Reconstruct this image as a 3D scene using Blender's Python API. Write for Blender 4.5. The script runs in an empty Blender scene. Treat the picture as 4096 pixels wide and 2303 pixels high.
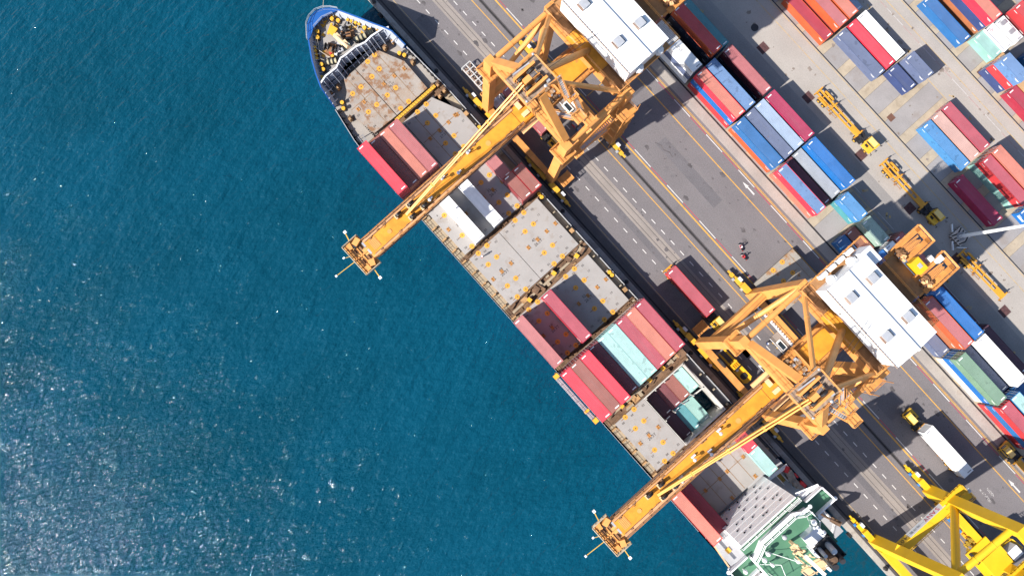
import bpy, math, random
from mathutils import Vector, Matrix
random.seed(7)
C = bpy.context.scene
COL = C.collection
R = math.radians

# ---------------------------------------------------------------- camera
# world: X runs along the quay, Y inland, Z up; drone hovers 163 m above the quay
ANG = R(48.08); TAU = math.atan(100.0/3100.0)
_r = Vector((math.cos(ANG), math.sin(ANG), 0))
_u = Vector((-math.sin(ANG), math.cos(ANG), 0))
_y = _u*math.cos(TAU) + Vector((0, 0, 1))*math.sin(TAU)
_z = _r.cross(_y)
cd = bpy.data.cameras.new('camera'); cam = bpy.data.objects.new('camera', cd); COL.objects.link(cam)
m3 = Matrix((_r, _y, _z)).transposed()
cam.matrix_world = Matrix.Translation((0, 0, 163)) @ m3.to_4x4()
cd.sensor_width = 36.0; cd.lens = 36.0*3100.0/4096.0; cd.clip_start = 1.0; cd.clip_end = 5000.0
C.camera = cam

# ---------------------------------------------------------------- light
SX, SY = 0.22, 1.19                      # shadow vector per metre of height
sun_el = math.atan(1.0/math.hypot(SX, SY))
sun_az = math.atan2(-SX, -SY)            # direction towards the sun, from +Y clockwise
w = bpy.data.worlds.new('World'); C.world = w; w.use_nodes = True
nt = w.node_tree; nt.nodes.clear()
sky = nt.nodes.new('ShaderNodeTexSky'); sky.sky_type = 'NISHITA'; sky.sun_disc = False
sky.sun_elevation = sun_el; sky.sun_rotation = sun_az; sky.air_density = 1.0; sky.dust_density = 0.8; sky.ozone_density = 1.5
bg = nt.nodes.new('ShaderNodeBackground'); bg.inputs['Strength'].default_value = 0.085
wo = nt.nodes.new('ShaderNodeOutputWorld')
nt.links.new(sky.outputs[0], bg.inputs[0]); nt.links.new(bg.outputs[0], wo.inputs[0])
ld = bpy.data.lights.new('sun', 'SUN'); ld.energy = 4.2; ld.angle = R(0.53); ld.color = (1.0, 0.945, 0.87)
sun = bpy.data.objects.new('sun', ld); COL.objects.link(sun)
sun.rotation_euler = Vector((SX, SY, -1.0)).to_track_quat('-Z', 'Y').to_euler(); sun.location = (-40, -60, 150)
C.view_settings.view_transform = 'Standard'; C.view_settings.look = 'None'
C.view_settings.exposure = 1.2; C.view_settings.gamma = 1.0
C.cycles.max_bounces = 5; C.cycles.diffuse_bounces = 2; C.cycles.glossy_bounces = 2
C.cycles.transmission_bounces = 2; C.cycles.caustics_reflective = False; C.cycles.caustics_refractive = False

# ---------------------------------------------------------------- materials
MATS = {}
def lin(c): return tuple(c) + (1.0,)
def pm(name, col, rough=0.55, var=0.12, scale=0.7, rust=0.0, rcol=(0.23, 0.10, 0.035), rscale=0.6, metal=0.0,
       bump=0.0, bscale=20.0, grain=0.0, gscale=9.0, streak=None, rand=True, spec=0.4, blot=None):
    """procedural paint / stone: base colour, slow variation, rust or stain patches, fine grain"""
    if name in MATS: return MATS[name]
    m = bpy.data.materials.new(name); m.use_nodes = True; MATS[name] = m
    t = m.node_tree; n = t.nodes; L = t.links; n.clear()
    out = n.new('ShaderNodeOutputMaterial'); b = n.new('ShaderNodeBsdfPrincipled'); L.new(b.outputs[0], out.inputs[0])
    b.inputs['Roughness'].default_value = rough; b.inputs['Metallic'].default_value = metal
    b.inputs['Specular IOR Level'].default_value = spec
    tc = n.new('ShaderNodeTexCoord'); co = tc.outputs['Object']
    if rand:
        oi = n.new('ShaderNodeObjectInfo'); mu = n.new('ShaderNodeMath'); mu.operation = 'MULTIPLY'; mu.inputs[1].default_value = 91.7
        L.new(oi.outputs['Random'], mu.inputs[0])
        ad = n.new('ShaderNodeVectorMath'); ad.operation = 'ADD'; L.new(co, ad.inputs[0]); L.new(mu.outputs[0], ad.inputs[1]); co = ad.outputs[0]
    def noise(sc, det=4.0, ro=0.6, vec=None):
        q = n.new('ShaderNodeTexNoise'); q.inputs['Scale'].default_value = sc; q.inputs['Detail'].default_value = det
        q.inputs['Roughness'].default_value = ro; L.new(vec if vec is not None else co, q.inputs['Vector']); return q.outputs['Fac']
    def ramp(fac, a, bb):
        r = n.new('ShaderNodeMapRange'); r.inputs['From Min'].default_value = a; r.inputs['From Max'].default_value = bb
        r.interpolation_type = 'SMOOTHSTEP'
        L.new(fac, r.inputs['Value']); return r.outputs['Result']
    def mix(fac, ca, cb):
        x = n.new('ShaderNodeMix'); x.data_type = 'RGBA'
        if isinstance(fac, float): x.inputs[0].default_value = fac
        else: L.new(fac, x.inputs[0])
        for s, v in ((6, ca), (7, cb)):
            if isinstance(v, tuple): x.inputs[s].default_value = v
            else: L.new(v, x.inputs[s])
        return x.outputs[2]
    lo = lin([max(0, c*(1-var)) for c in col]); hi = lin([min(1, c*(1+var)) for c in col])
    c = mix(ramp(noise(scale), 0.3, 0.7), lo, hi)
    if streak:                      # streak = (sx, sy, sz, amount, colour)
        mp = n.new('ShaderNodeMapping'); mp.inputs['Scale'].default_value = streak[:3]; L.new(co, mp.inputs['Vector'])
        f = ramp(noise(1.0, 3.0, 0.6, mp.outputs[0]), 0.48, 0.75); am = n.new('ShaderNodeMath'); am.operation = 'MULTIPLY'
        am.inputs[1].default_value = streak[3]; L.new(f, am.inputs[0]); c = mix(am.outputs[0], c, lin(streak[4]))
    if blot:                        # blot = (scale, threshold, width, amount, colour)
        f = ramp(noise(blot[0], 3.0, 0.55), blot[1], blot[1]+blot[2]); am = n.new('ShaderNodeMath'); am.operation = 'MULTIPLY'
        am.inputs[1].default_value = blot[3]; L.new(f, am.inputs[0]); c = mix(am.outputs[0], c, lin(blot[4]))
    if rust > 0:
        th = 0.72 - 0.3*rust
        c = mix(ramp(noise(rscale, 8.0, 0.68), th, th+0.12), c, lin(rcol))
    if grain > 0:
        g = noise(gscale, 2.0, 0.7); r = n.new('ShaderNodeMapRange'); r.inputs['From Min'].default_value = 0.25; r.inputs['From Max'].default_value = 0.75
        r.inputs['To Min'].default_value = 1-grain; r.inputs['To Max'].default_value = 1+grain; L.new(g, r.inputs['Value'])
        mm = n.new('ShaderNodeVectorMath'); mm.operation = 'SCALE'; L.new(c, mm.inputs[0]); L.new(r.outputs[0], mm.inputs['Scale']); c = mm.outputs[0]
    L.new(c, b.inputs['Base Color'])
    if bump > 0:
        bp = n.new('ShaderNodeBump'); bp.inputs['Strength'].default_value = bump; bp.inputs['Distance'].default_value = 0.05
        L.new(noise(bscale, 3.0), bp.inputs['Height']); L.new(bp.outputs[0], b.inputs['Normal'])
    return m

# ---------------------------------------------------------------- mesh helpers
class MB:
    def __init__(s): s.v = []; s.f = []; s.m = []
    def face(s, idx, m=0): s.f.append(idx); s.m.append(m)
    def hexa(s, p, m=0):
        k = len(s.v); s.v += [tuple(q) for q in p]
        for q in ((0, 3, 2, 1), (4, 5, 6, 7), (0, 1, 5, 4), (1, 2, 6, 5), (2, 3, 7, 6), (3, 0, 4, 7)): s.face([k+i for i in q], m)
    def box(s, x0, x1, y0, y1, z0, z1, m=0):
        if x1 < x0: x0, x1 = x1, x0
        if y1 < y0: y0, y1 = y1, y0
        s.hexa([(x0, y0, z0), (x1, y0, z0), (x1, y1, z0), (x0, y1, z0), (x0, y0, z1), (x1, y0, z1), (x1, y1, z1), (x0, y1, z1)], m)
        return s
    def cbox(s, c, d, m=0, rz=0.0):
        k = len(s.v); s.box(-d[0]/2, d[0]/2, -d[1]/2, d[1]/2, -d[2]/2, d[2]/2, m)
        ca, sa = math.cos(rz), math.sin(rz)
        for i in range(k, len(s.v)):
            x, y, z = s.v[i]; s.v[i] = (c[0]+x*ca-y*sa, c[1]+x*sa+y*ca, c[2]+z)
        return s
    def frame(s, p, q, up=(0, 0, 1)):
        p = Vector(p); q = Vector(q); d = (q-p).normalized(); u = Vector(up)
        if abs(d.dot(u)) > 0.985: u = Vector((1, 0, 0))
        a = d.cross(u).normalized(); return p, q, a, a.cross(d).normalized()
    def beam(s, p, q, wd, ht, m=0, up=(0, 0, 1), w2=None, h2=None):
        p, q, a, b = s.frame(p, q, up); w2 = wd if w2 is None else w2; h2 = ht if h2 is None else h2
        s.hexa([p-a*wd/2-b*ht/2, p+a*wd/2-b*ht/2, q+a*w2/2-b*h2/2, q-a*w2/2-b*h2/2,
                p-a*wd/2+b*ht/2, p+a*wd/2+b*ht/2, q+a*w2/2+b*h2/2, q-a*w2/2+b*h2/2], m)
        return s
    def tube(s, p, q, r, n=8, m=0, r2=None, cap=True):
        p, q, a, b = s.frame(p, q); r2 = r if r2 is None else r2; k = len(s.v)
        for i in range(n):
            t = 2*math.pi*i/n; o = a*math.cos(t)+b*math.sin(t); s.v.append(tuple(p+o*r)); s.v.append(tuple(q+o*r2))
        for i in range(n):
            j = (i+1) % n; s.face([k+2*i, k+2*j, k+2*j+1, k+2*i+1], m)
        if cap:
            s.face([k+2*i for i in range(n)][::-1], m); s.face([k+2*i+1 for i in range(n)], m)
        return s
    def path(s, pts, r, n=5, m=0):
        for a, b in zip(pts, pts[1:]): s.tube(a, b, r, n, m)
        return s
    def prism(s, pts, z0, z1, m=0, mtop=None):
        a = sum(pts[i][0]*pts[(i+1) % len(pts)][1]-pts[(i+1) % len(pts)][0]*pts[i][1] for i in range(len(pts)))
        if a < 0: pts = pts[::-1]
        k = len(s.v); n = len(pts)
        f0 = z0 if callable(z0) else (lambda x, y: z0); f1 = z1 if callable(z1) else (lambda x, y: z1)
        for x, y in pts: s.v.append((x, y, f0(x, y)))
        for x, y in pts: s.v.append((x, y, f1(x, y)))
        s.face([k+i for i in range(n)][::-1], m); s.face([k+n+i for i in range(n)], m if mtop is None else mtop)
        for i in range(n):
            j = (i+1) % n; s.face([k+i, k+j, k+n+j, k+n+i], m)
        return s
    def sheet(s, pts, z, m=0):
        a = sum(pts[i][0]*pts[(i+1) % len(pts)][1]-pts[(i+1) % len(pts)][0]*pts[i][1] for i in range(len(pts)))
        if a < 0: pts = pts[::-1]
        k = len(s.v); s.v += [(x, y, z) for x, y in pts]; s.face([k+i for i in range(len(pts))], m); return s
    def rect(s, x0, x1, y0, y1, z, m=0): return s.sheet([(x0, y0), (x1, y0), (x1, y1), (x0, y1)], z, m)
    def lathe(s, c, prof, n=12, m=0):
        k = len(s.v)
        for r, z in prof:
            for i in range(n):
                t = 2*math.pi*i/n; s.v.append((c[0]+r*math.cos(t), c[1]+r*math.sin(t), c[2]+z))
        for j in range(len(prof)-1):
            for i in range(n):
                i2 = (i+1) % n; s.face([k+j*n+i, k+j*n+i2, k+(j+1)*n+i2, k+(j+1)*n+i], m)
        s.face([k+i for i in range(n)][::-1], m); s.face([k+(len(prof)-1)*n+i for i in range(n)], m); return s
    def rail(s, pts, h=1.1, r=0.045, step=1.6, m=0, bars=2):
        """hand-rail along a path of (x, y, z) floor points"""
        for a, b in zip(pts, pts[1:]):
            a = Vector(a); b = Vector(b); L = (b-a).length; n = max(1, int(L/step))
            for i in range(bars): o = Vector((0, 0, h*(i+1)/bars)); s.tube(a+o, b+o, r, 4, m)
            for i in range(n+1): p = a+(b-a)*i/n; s.tube(p, p+Vector((0, 0, h)), r, 4, m)
        return s
    def build(s, name, mats, parent=None, smooth=False):
        me = bpy.data.meshes.new(name); me.from_pydata(s.v, [], s.f); me.polygons.foreach_set('material_index', s.m)
        for x in (mats if isinstance(mats, (list, tuple)) else [mats]): me.materials.append(x)
        if smooth: me.polygons.foreach_set('use_smooth', [True]*len(me.polygons))
        me.validate(); me.update(); o = bpy.data.objects.new(name, me); COL.objects.link(o)
        if parent: o.parent = parent
        return o

def pieces(mb):
    """split one builder into its loose pieces"""
    par = list(range(len(mb.v)))
    def root(i):
        while par[i] != i: par[i] = par[par[i]]; i = par[i]
        return i
    for f in mb.f:
        a = root(f[0])
        for q in f[1:]: par[root(q)] = a
    out = {}
    for f, m in zip(mb.f, mb.m):
        o = out.setdefault(root(f[0]), (MB(), {}))
        idx = []
        for q in f:
            if q not in o[1]: o[1][q] = len(o[0].v); o[0].v.append(mb.v[q])
            idx.append(o[1][q])
        o[0].face(idx, m)
    return [o[0] for o in out.values()]
def sep(mb, name, mats, parent=None):
    return [p.build(name, mats, parent) for p in pieces(mb)]
def tag(o, label=None, cat=None, group=None, kind=None):
    if label: o['label'] = label
    if cat: o['category'] = cat
    if group: o['group'] = group
    if kind: o['kind'] = kind
    return o
def thing(name, label, cat, loc=(0, 0, 0), rz=0.0, group=None):
    o = bpy.data.objects.new(name, None); COL.objects.link(o); o.location = loc; o.rotation_euler = (0, 0, rz)
    o.empty_display_size = 0.5
    return tag(o, label, cat, group)
def struct(name, mb, m, parent=None):
    o = mb.build(name, m, parent)
    return o if parent else tag(o, kind='structure')
def kids(o): return [c for c in bpy.data.objects if c.parent == o]
def copy_tree(o, parent=None):
    c = o.copy(); COL.objects.link(c)
    if parent: c.parent = parent
    for ch in list(o.children): copy_tree(ch, c)
    return c
TEXTS = []
def text(name, body, size, mat, origin, xdir, ydir, parent=None, align='CENTER', sx=1.0):
    """lettering lying in the plane of xdir/ydir, turned into a mesh at the end"""
    cu = bpy.data.curves.new(name, 'FONT'); cu.body = body; cu.size = size; cu.align_x = align; cu.align_y = 'CENTER'; cu.extrude = 0.006
    cu.resolution_u = 2
    o = bpy.data.objects.new(name, cu); COL.objects.link(o)
    x = Vector(xdir).normalized(); y = Vector(ydir).normalized(); z = x.cross(y)
    M = Matrix((x*sx, y, z)).transposed().to_4x4(); M.translation = Vector(origin)
    TEXTS.append((o, M, mat, parent)); return o
def flush_texts():
    bpy.context.view_layer.update(); dg = bpy.context.evaluated_depsgraph_get()
    for o, M, mat, parent in TEXTS:
        me = bpy.data.meshes.new_from_object(o.evaluated_get(dg)); me.transform(M); me.materials.clear(); me.materials.append(mat)
        n = bpy.data.objects.new(o.name.split('.')[0], me)
        nm = o.name; cu = o.data
        bpy.data.objects.remove(o); bpy.data.curves.remove(cu); n.name = nm
        COL.objects.link(n)
        if parent: n.parent = parent
    TEXTS.clear()

# common paints
ORANGE = pm('crane_orange_paint', (0.63, 0.275, 0.075), 0.5, 0.10, 0.35, rust=0.12, rcol=(0.36, 0.15, 0.04), rscale=0.8)
ORANGE_OLD = pm('worn_orange_paint', (0.50, 0.215, 0.055), 0.6, 0.16, 0.5, rust=0.5, rcol=(0.30, 0.13, 0.05), rscale=0.9)
DECKOR = pm('boom_deck_orange', (0.58, 0.235, 0.02), 0.55, 0.16, 0.5, rust=0.35, rcol=(0.40, 0.17, 0.04), rscale=0.5)
YELLOW = pm('crane_yellow_paint', (0.66, 0.385, 0.014), 0.45, 0.06, 0.3)
BROWN = pm('rusty_brown_plate', (0.22, 0.11, 0.05), 0.8, 0.25, 0.8, rust=0.3, rcol=(0.10, 0.06, 0.04))
GREYP = pm('grey_machine_paint', (0.22, 0.22, 0.24), 0.5, 0.12)
DARK = pm('dark_steel', (0.025, 0.024, 0.028), 0.6, 0.2)
RUBBER = pm('tyre_rubber', (0.018, 0.018, 0.019), 0.85, 0.2)
WHITE = pm('white_paint', (0.80, 0.80, 0.79), 0.4, 0.03, 0.4)
WHITE_D = pm('weathered_white_paint', (0.62, 0.62, 0.63), 0.5, 0.06, 0.5, streak=(0.3, 0.3, 3.0, 0.25, (0.45, 0.40, 0.34)))
GLASS = pm('dark_glass', (0.02, 0.03, 0.04), 0.08, 0.1, spec=0.6)
STEEL = pm('galvanised_steel', (0.42, 0.43, 0.45), 0.4, 0.1, metal=0.3)
YEL = pm('safety_yellow', (0.62, 0.33, 0.03), 0.5, 0.08)
BLACK = pm('black_paint', (0.02, 0.018, 0.018), 0.5, 0.1)
RED = pm('red_paint', (0.55, 0.03, 0.03), 0.5, 0.1)
BLUEP = pm('blue_paint', (0.03, 0.16, 0.42), 0.5, 0.1)
LETTER_W = pm('white_lettering', (0.75, 0.75, 0.74), 0.5, 0.05)
LETTER_K = pm('black_lettering', (0.03, 0.022, 0.02), 0.5, 0.1)
LETTER_R = pm('red_lettering', (0.55, 0.02, 0.06), 0.5, 0.1)
SKIN = pm('skin', (0.35, 0.18, 0.11), 0.6, 0.05)

# ================================================================ SETTING: water, quay, roads
def water_material():
    m = bpy.data.materials.new('harbour_water'); m.use_nodes = True; t = m.node_tree; n = t.nodes; L = t.links; n.clear()
    out = n.new('ShaderNodeOutputMaterial'); b = n.new('ShaderNodeBsdfPrincipled'); L.new(b.outputs[0], out.inputs[0])
    b.inputs['Roughness'].default_value = 0.05; b.inputs['IOR'].default_value = 1.333
    tc = n.new('ShaderNodeTexCoord')
    def nz(scale, det, vec, ro=0.55):
        q = n.new('ShaderNodeTexNoise'); q.inputs['Scale'].default_value = scale; q.inputs['Detail'].default_value = det
        q.inputs['Roughness'].default_value = ro; L.new(vec, q.inputs['Vector']); return q.outputs['Fac']
    def mapped(sx, sy, rz):
        mp = n.new('ShaderNodeMapping'); mp.vector_type = 'POINT'; mp.inputs['Rotation'].default_value = (0, 0, rz); mp.inputs['Scale'].default_value = (sx, sy, 1)
        L.new(tc.outputs['Object'], mp.inputs['Vector']); return mp.outputs[0]
    swell = nz(1.0, 3.0, mapped(0.42, 0.13, R(-18)), 0.5)      # crests a few metres apart
    chop = nz(1.0, 3.0, mapped(1.15, 0.55, R(-8)), 0.6)
    rip = nz(1.0, 2.0, mapped(2.9, 2.1, R(25)), 0.6)
    big = nz(1.0, 2.0, mapped(0.035, 0.02, 0.3))
    def mul(a, k):
        q = n.new('ShaderNodeMath'); q.operation = 'MULTIPLY'; L.new(a, q.inputs[0]); q.inputs[1].default_value = k; return q.outputs[0]
    def add(a, c):
        q = n.new('ShaderNodeMath'); q.operation = 'ADD'; L.new(a, q.inputs[0]); L.new(c, q.inputs[1]); return q.outputs[0]
    h = add(add(mul(swell, 0.95), mul(chop, 0.40)), mul(rip, 0.04))
    bp = n.new('ShaderNodeBump'); bp.inputs['Strength'].default_value = 1.0; bp.inputs['Distance'].default_value = 1.0
    L.new(h, bp.inputs['Height']); L.new(bp.outputs[0], b.inputs['Normal'])
    r = n.new('ShaderNodeMapRange'); r.inputs['From Min'].default_value = 0.35; r.inputs['From Max'].default_value = 0.65; L.new(big, r.inputs['Value'])
    x = n.new('ShaderNodeMix'); x.data_type = 'RGBA'; L.new(r.outputs[0], x.inputs[0])
    x.inputs[6].default_value = (0.0002, 0.040, 0.068, 1); x.inputs[7].default_value = (0.0004, 0.050, 0.088, 1)
    L.new(x.outputs[2], b.inputs['Base Color']); return m
mb = MB(); mb.rect(-1500, 1500, -1500, 22.05, 0)
wt = struct('water', mb, water_material()); wt.location = (0, 0, -3.0)

ASPH = pm('old_asphalt', (0.140, 0.127, 0.131), 0.85, 0.06, 0.12, grain=0.22, gscale=4.5, rand=False,
          blot=(0.35, 0.60, 0.10, 0.35, (0.095, 0.088, 0.092)), streak=(0.02, 0.5, 1, 0.30, (0.17, 0.157, 0.155)))
ASPH2 = pm('patched_asphalt', (0.115, 0.107, 0.114), 0.85, 0.08, 0.2, grain=0.22, gscale=4.5, rand=False,
           blot=(0.5, 0.58, 0.1, 0.4, (0.085, 0.078, 0.085)))
CONC = pm('kerb_concrete', (0.29, 0.26, 0.235), 0.85, 0.10, 0.25, grain=0.12, gscale=4, rand=False,
          blot=(0.5, 0.55, 0.15, 0.4, (0.22, 0.18, 0.15)))
YARDC = pm('yard_road_concrete', (0.30, 0.272, 0.246), 0.85, 0.07, 0.12, grain=0.12, gscale=4, rand=False,
           streak=(0.03, 0.45, 1, 0.4, (0.27, 0.245, 0.22)), blot=(0.25, 0.6, 0.15, 0.3, (0.22, 0.20, 0.19)))
YARDG = pm('yard_road_grey', (0.225, 0.21, 0.20), 0.85, 0.09, 0.15, grain=0.14, gscale=4, rand=False,
           streak=(0.02, 0.5, 1, 0.45, (0.16, 0.15, 0.15)))
PAD = pm('storage_slab_grey', (0.245, 0.228, 0.222), 0.85, 0.08, 0.2, grain=0.1, gscale=4, rand=False,
         blot=(0.22, 0.55, 0.12, 0.45, (0.19, 0.155, 0.13)))
TAN = pm('bearing_strip_tan', (0.33, 0.272, 0.20), 0.85, 0.10, 0.4, grain=0.1, gscale=4, rand=False,
         blot=(0.45, 0.52, 0.14, 0.6, (0.24, 0.19, 0.13)))
CAP = pm('quay_edge_concrete', (0.30, 0.28, 0.255), 0.85, 0.12, 0.3, grain=0.12, gscale=4, rand=False,
         blot=(0.35, 0.52, 0.12, 0.6, (0.17, 0.15, 0.14)))
TRK = pm('track_concrete', (0.235, 0.205, 0.185), 0.85, 0.08, 0.2, grain=0.14, gscale=4, rand=False,
         streak=(0.02, 1.4, 1, 0.4, (0.17, 0.15, 0.145)))
DRAIN = pm('drain_black', (0.022, 0.020, 0.022), 0.8, 0.3, 1.0, rand=False)
PY = pm('yellow_road_paint', (0.50, 0.27, 0.05), 0.7, 0.12, 1.5, rust=0.25, rcol=(0.2, 0.16, 0.12), rscale=2.0, rand=False)
PYF = pm('faded_yellow_road_paint', (0.40, 0.275, 0.12), 0.7, 0.15, 1.0, rust=0.7, rcol=(0.30, 0.27, 0.24), rscale=1.2, rand=False)
PW = pm('white_road_paint', (0.52, 0.50, 0.48), 0.7, 0.1, 1.5, rust=0.2, rcol=(0.2, 0.19, 0.18), rscale=2.0, rand=False)
PWF = pm('faded_white_road_paint', (0.44, 0.42, 0.41), 0.7, 0.12, 1.0, rust=0.75, rcol=(0.30, 0.27, 0.25), rscale=1.0, rand=False)
PR = pm('red_road_paint', (0.33, 0.055, 0.075), 0.7, 0.1, 1.5, rust=0.2, rcol=(0.2, 0.14, 0.13), rscale=2.0, rand=False)
PRF = pm('faded_red_road_paint', (0.33, 0.20, 0.19), 0.7, 0.12, 1.0, rust=0.75, rcol=(0.30, 0.26, 0.24), rscale=1.0, rand=False)
RAILM = pm('crane_rail_steel', (0.07, 0.062, 0.06), 0.5, 0.15, rand=False)

X0, X1 = -420, 420
mb = MB(); mb.prism([(X0, 22.0), (X1, 22.0), (X1, 700), (X0, 700)], -9, -0.004)
GROUND = struct('ground', mb, PAD)
def strip(name, y0, y1, m, z=0.0, parent=None): mb = MB(); mb.rect(X0, X1, y0, y1, z); return struct(name, mb, m, parent)
QUAY = strip('quay', 22.9, 31.75, ASPH, 0.002)
mb = MB(); mb.prism([(X0, 21.85), (X1, 21.85), (X1, 22.9), (X0, 22.9)], -1.6, 0.06); struct('edge_kerb', mb, CAP, QUAY)
strip('track_bed', 31.75, 34.1, TRK, 0.003, QUAY)
ROAD = strip('road', 34.1, 57.0, ASPH, 0.002)
PAVE = strip('pavement', 57.0, 59.05, CONC, 0.004)
YROAD = strip('road', 70.9, 75.9, YARDG, 0.001)
strip('concrete_lane', 75.9, 82.6, YARDC, 0.002, YROAD)
strip('pavement', 82.6, 85.55, YARDC, 0.001)
strip('road', 98.6, 104.0, YARDC, 0.002)
strip('pavement', 104.0, 106.35, YARDC, 0.003)
mb = MB(); mb.rect(X0, X1, 22.95, 25.35, 0.006); struct('rail_trench', mb, pm('trench_asphalt', (0.075, 0.07, 0.073), 0.85, 0.12, 0.4, grain=0.2, gscale=4, rand=False), QUAY)
mb = MB()
for y0, y1 in ((59.05, 59.42), (85.55, 85.8), (106.35, 106.6)): mb.rect(X0, X1, y0, y1, 0.007)
struct('drain_channel', mb, DRAIN, GROUND)
mb = MB()
for y in (23.2, 23.95, 24.75, 39.15, 39.65): mb.box(X0, X1, y-0.07, y+0.07, 0.0, 0.035)
for y in (32.3, 33.45): mb.box(X0, X1, y-0.05, y+0.05, 0.0, 0.02)
struct('crane_rail', mb, RAILM, QUAY)
mb = MB()
for y in (23.58, 39.40): mb.rect(X0, X1, y-0.16, y+0.16, 0.012)
struct('rail_groove', mb, DRAIN, QUAY)
# repair patches
mb = MB()
for (a, b, c, d) in ((-14, 90, 30.35, 31.7), (-60, -12, 26.4, 28.6), (24, 40, 27.0, 31.5), (-6, 12, 46.5, 49.0), (62, 70, 44, 48), (34, 46, 33.9+0.3, 37)):
    mb.rect(a, b, c, d, 0.004+0.0)
struct('asphalt_patch', mb, ASPH2, ROAD)
# painted lines
mb = MB()
mb.rect(X0, X1, 37.95, 38.13, 0.008); mb.rect(X0, X1, 41.66, 41.96, 0.008); mb.rect(X0, X1, 53.10, 53.30, 0.008); mb.rect(X0, X1, 56.12, 56.27, 0.008)
mb.rect(X0, X1, 56.38, 56.48, 0.008)
for (a, b) in ((-24.5, -18.0),):                     # yellow bay boxes by the upper crane
    mb.rect(a, b, 47.2, 47.35, 0.008)
for x in (-30.6, -27.0, -23.6): mb.rect(x, x+0.15, 42.6, 47.2, 0.008)
struct('yellow_line', mb, PY, ROAD)
mb = MB(); mb.rect(X0, X1, 25.55, 25.67, 0.009)
for y in (70.9, 83.15, 85.3, 98.75, 103.75, 106.1): mb.rect(X0, X1, y-0.07, y+0.07, 0.009)
for x, y in [(k*6.4-46+(0.6 if k % 2 else 0), 72.6) for k in range(22)] + [(k*6.4-4, 99.9) for k in range(12)]:
    for a in range(3): mb.cbox((x+random.uniform(-.5, .5), y+random.uniform(-.4, .4), 0.009), (random.uniform(.3, .9), random.uniform(.2, .5), 0.002), 0, random.uniform(0, 3))
struct('faded_yellow_line', mb, PYF, YROAD)
mb = MB(); mr = MB()
for k in range(-40, 40):
    x = -0.6-10.08*0.5*0+5.04*k
    (mb if k % 2 == 0 else mr).rect(x+0.03, x+5.01, 55.72, 55.88, 0.008)
    x2 = -3.3+5.08*k
    (mr if k % 2 == 0 else mb).rect(x2+0.03, x2+5.05, 42.33, 42.49, 0.008)
for k in range(-100, 100):
    mb.rect(-9.5+2.985*k, -8.3+2.985*k, 29.33, 29.50, 0.008)
    mb.rect(-12.9+2.985*k, -11.7+2.985*k, 35.0, 35.17, 0.008)
def arrow(x, y):
    mb.sheet([(x, y), (x+1.5, y-.36), (x+1.5, y+.36)], 0.008); mb.sheet([(x+1.52, y-.12), (x+3.6, y-.17), (x+3.6, y+.17), (x+1.52, y+.12)], 0.008)
arrow(12.0, 54.75); arrow(95.0, 53.9); arrow(-40, 54.7)
struct('white_line', mb, PW, ROAD); struct('red_line', mr, PR, ROAD)
mb = MB(); mr = MB()
for k in range(-40, 40): (mb if k % 2 else mr).rect(5.1*k, 5.1*k+5.0, 102.6, 102.72, 0.009)
for k in range(-40, 40): (mb if k % 2 else mr).rect(5.1*k, 5.1*k+5.0, 71.6, 71.7, 0.009)
struct('faded_white_line', mb, PWF, YROAD); struct('faded_red_line', mr, PRF, YROAD)
# tan bearing strips between the storage slabs
mb = MB()
for k in range(-20, 20):
    x = 7.75+6.43*k
    for y0, y1 in ((59.42, 70.8), (85.8, 98.5), (106.6, 124)): mb.rect(x, x+2.1, y0, y1, 0.004)
struct('bearing_strip', mb, TAN, GROUND)
mb = MB()
for k in range(-20, 20):
    for xx in (7.75+6.43*k, 9.85+6.43*k):
        for y0, y1 in ((59.42, 70.8), (85.8, 98.5), (106.6, 124)): mb.rect(xx-0.03, xx+0.03, y0, y1, 0.006)
struct('slab_joint', mb, pm('joint_dirt', (0.13, 0.11, 0.09), 0.9, 0.2, rand=False), GROUND)
# oil stains and scuffs on the roads (flat marks with a shape of their own)
mb = MB(); rr = random.Random(5)
for i in range(240):
    y = rr.choice([rr.uniform(43, 55), rr.uniform(26, 38), rr.uniform(43, 53)]); x = rr.uniform(-75, 100); s = rr.choice([.12, .18, .25, .5])
    n = 9; mb.sheet([(x+s*rr.uniform(.5, 1.2)*1.6*math.cos(2*math.pi*j/n), y+s*rr.uniform(.5, 1.2)*math.sin(2*math.pi*j/n)) for j in range(n)], 0.0062)
pts = [(-6.6, 46.6), (-5.2, 47.2), (-4.2, 46.9), (-3.0, 47.5), (-1.8, 47.3)]
for a, b in zip(pts, pts[1:]): mb.beam((a[0], a[1], .006), (b[0], b[1], .006), 0.22, 0.002)
struct('oil_stain', mb, pm('oil_dark', (0.085, 0.076, 0.078), 0.7, 0.3, rand=False), ROAD)
mb = MB()
for i in range(120):
    x = rr.uniform(-20, 70); y = rr.choice([rr.uniform(86, 98), rr.uniform(76, 82), rr.uniform(99, 104)]); s = rr.choice([.15, .2, .35, .6])
    n = 8; mb.sheet([(x+s*rr.uniform(.4, 1.2)*math.cos(2*math.pi*j/n), y+s*rr.uniform(.4, 1.2)*math.sin(2*math.pi*j/n)) for j in range(n)], 0.0105)
struct('yard_stain', mb, pm('dirt_brown', (0.20, 0.165, 0.14), 0.9, 0.3, rand=False), YROAD)
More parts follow.
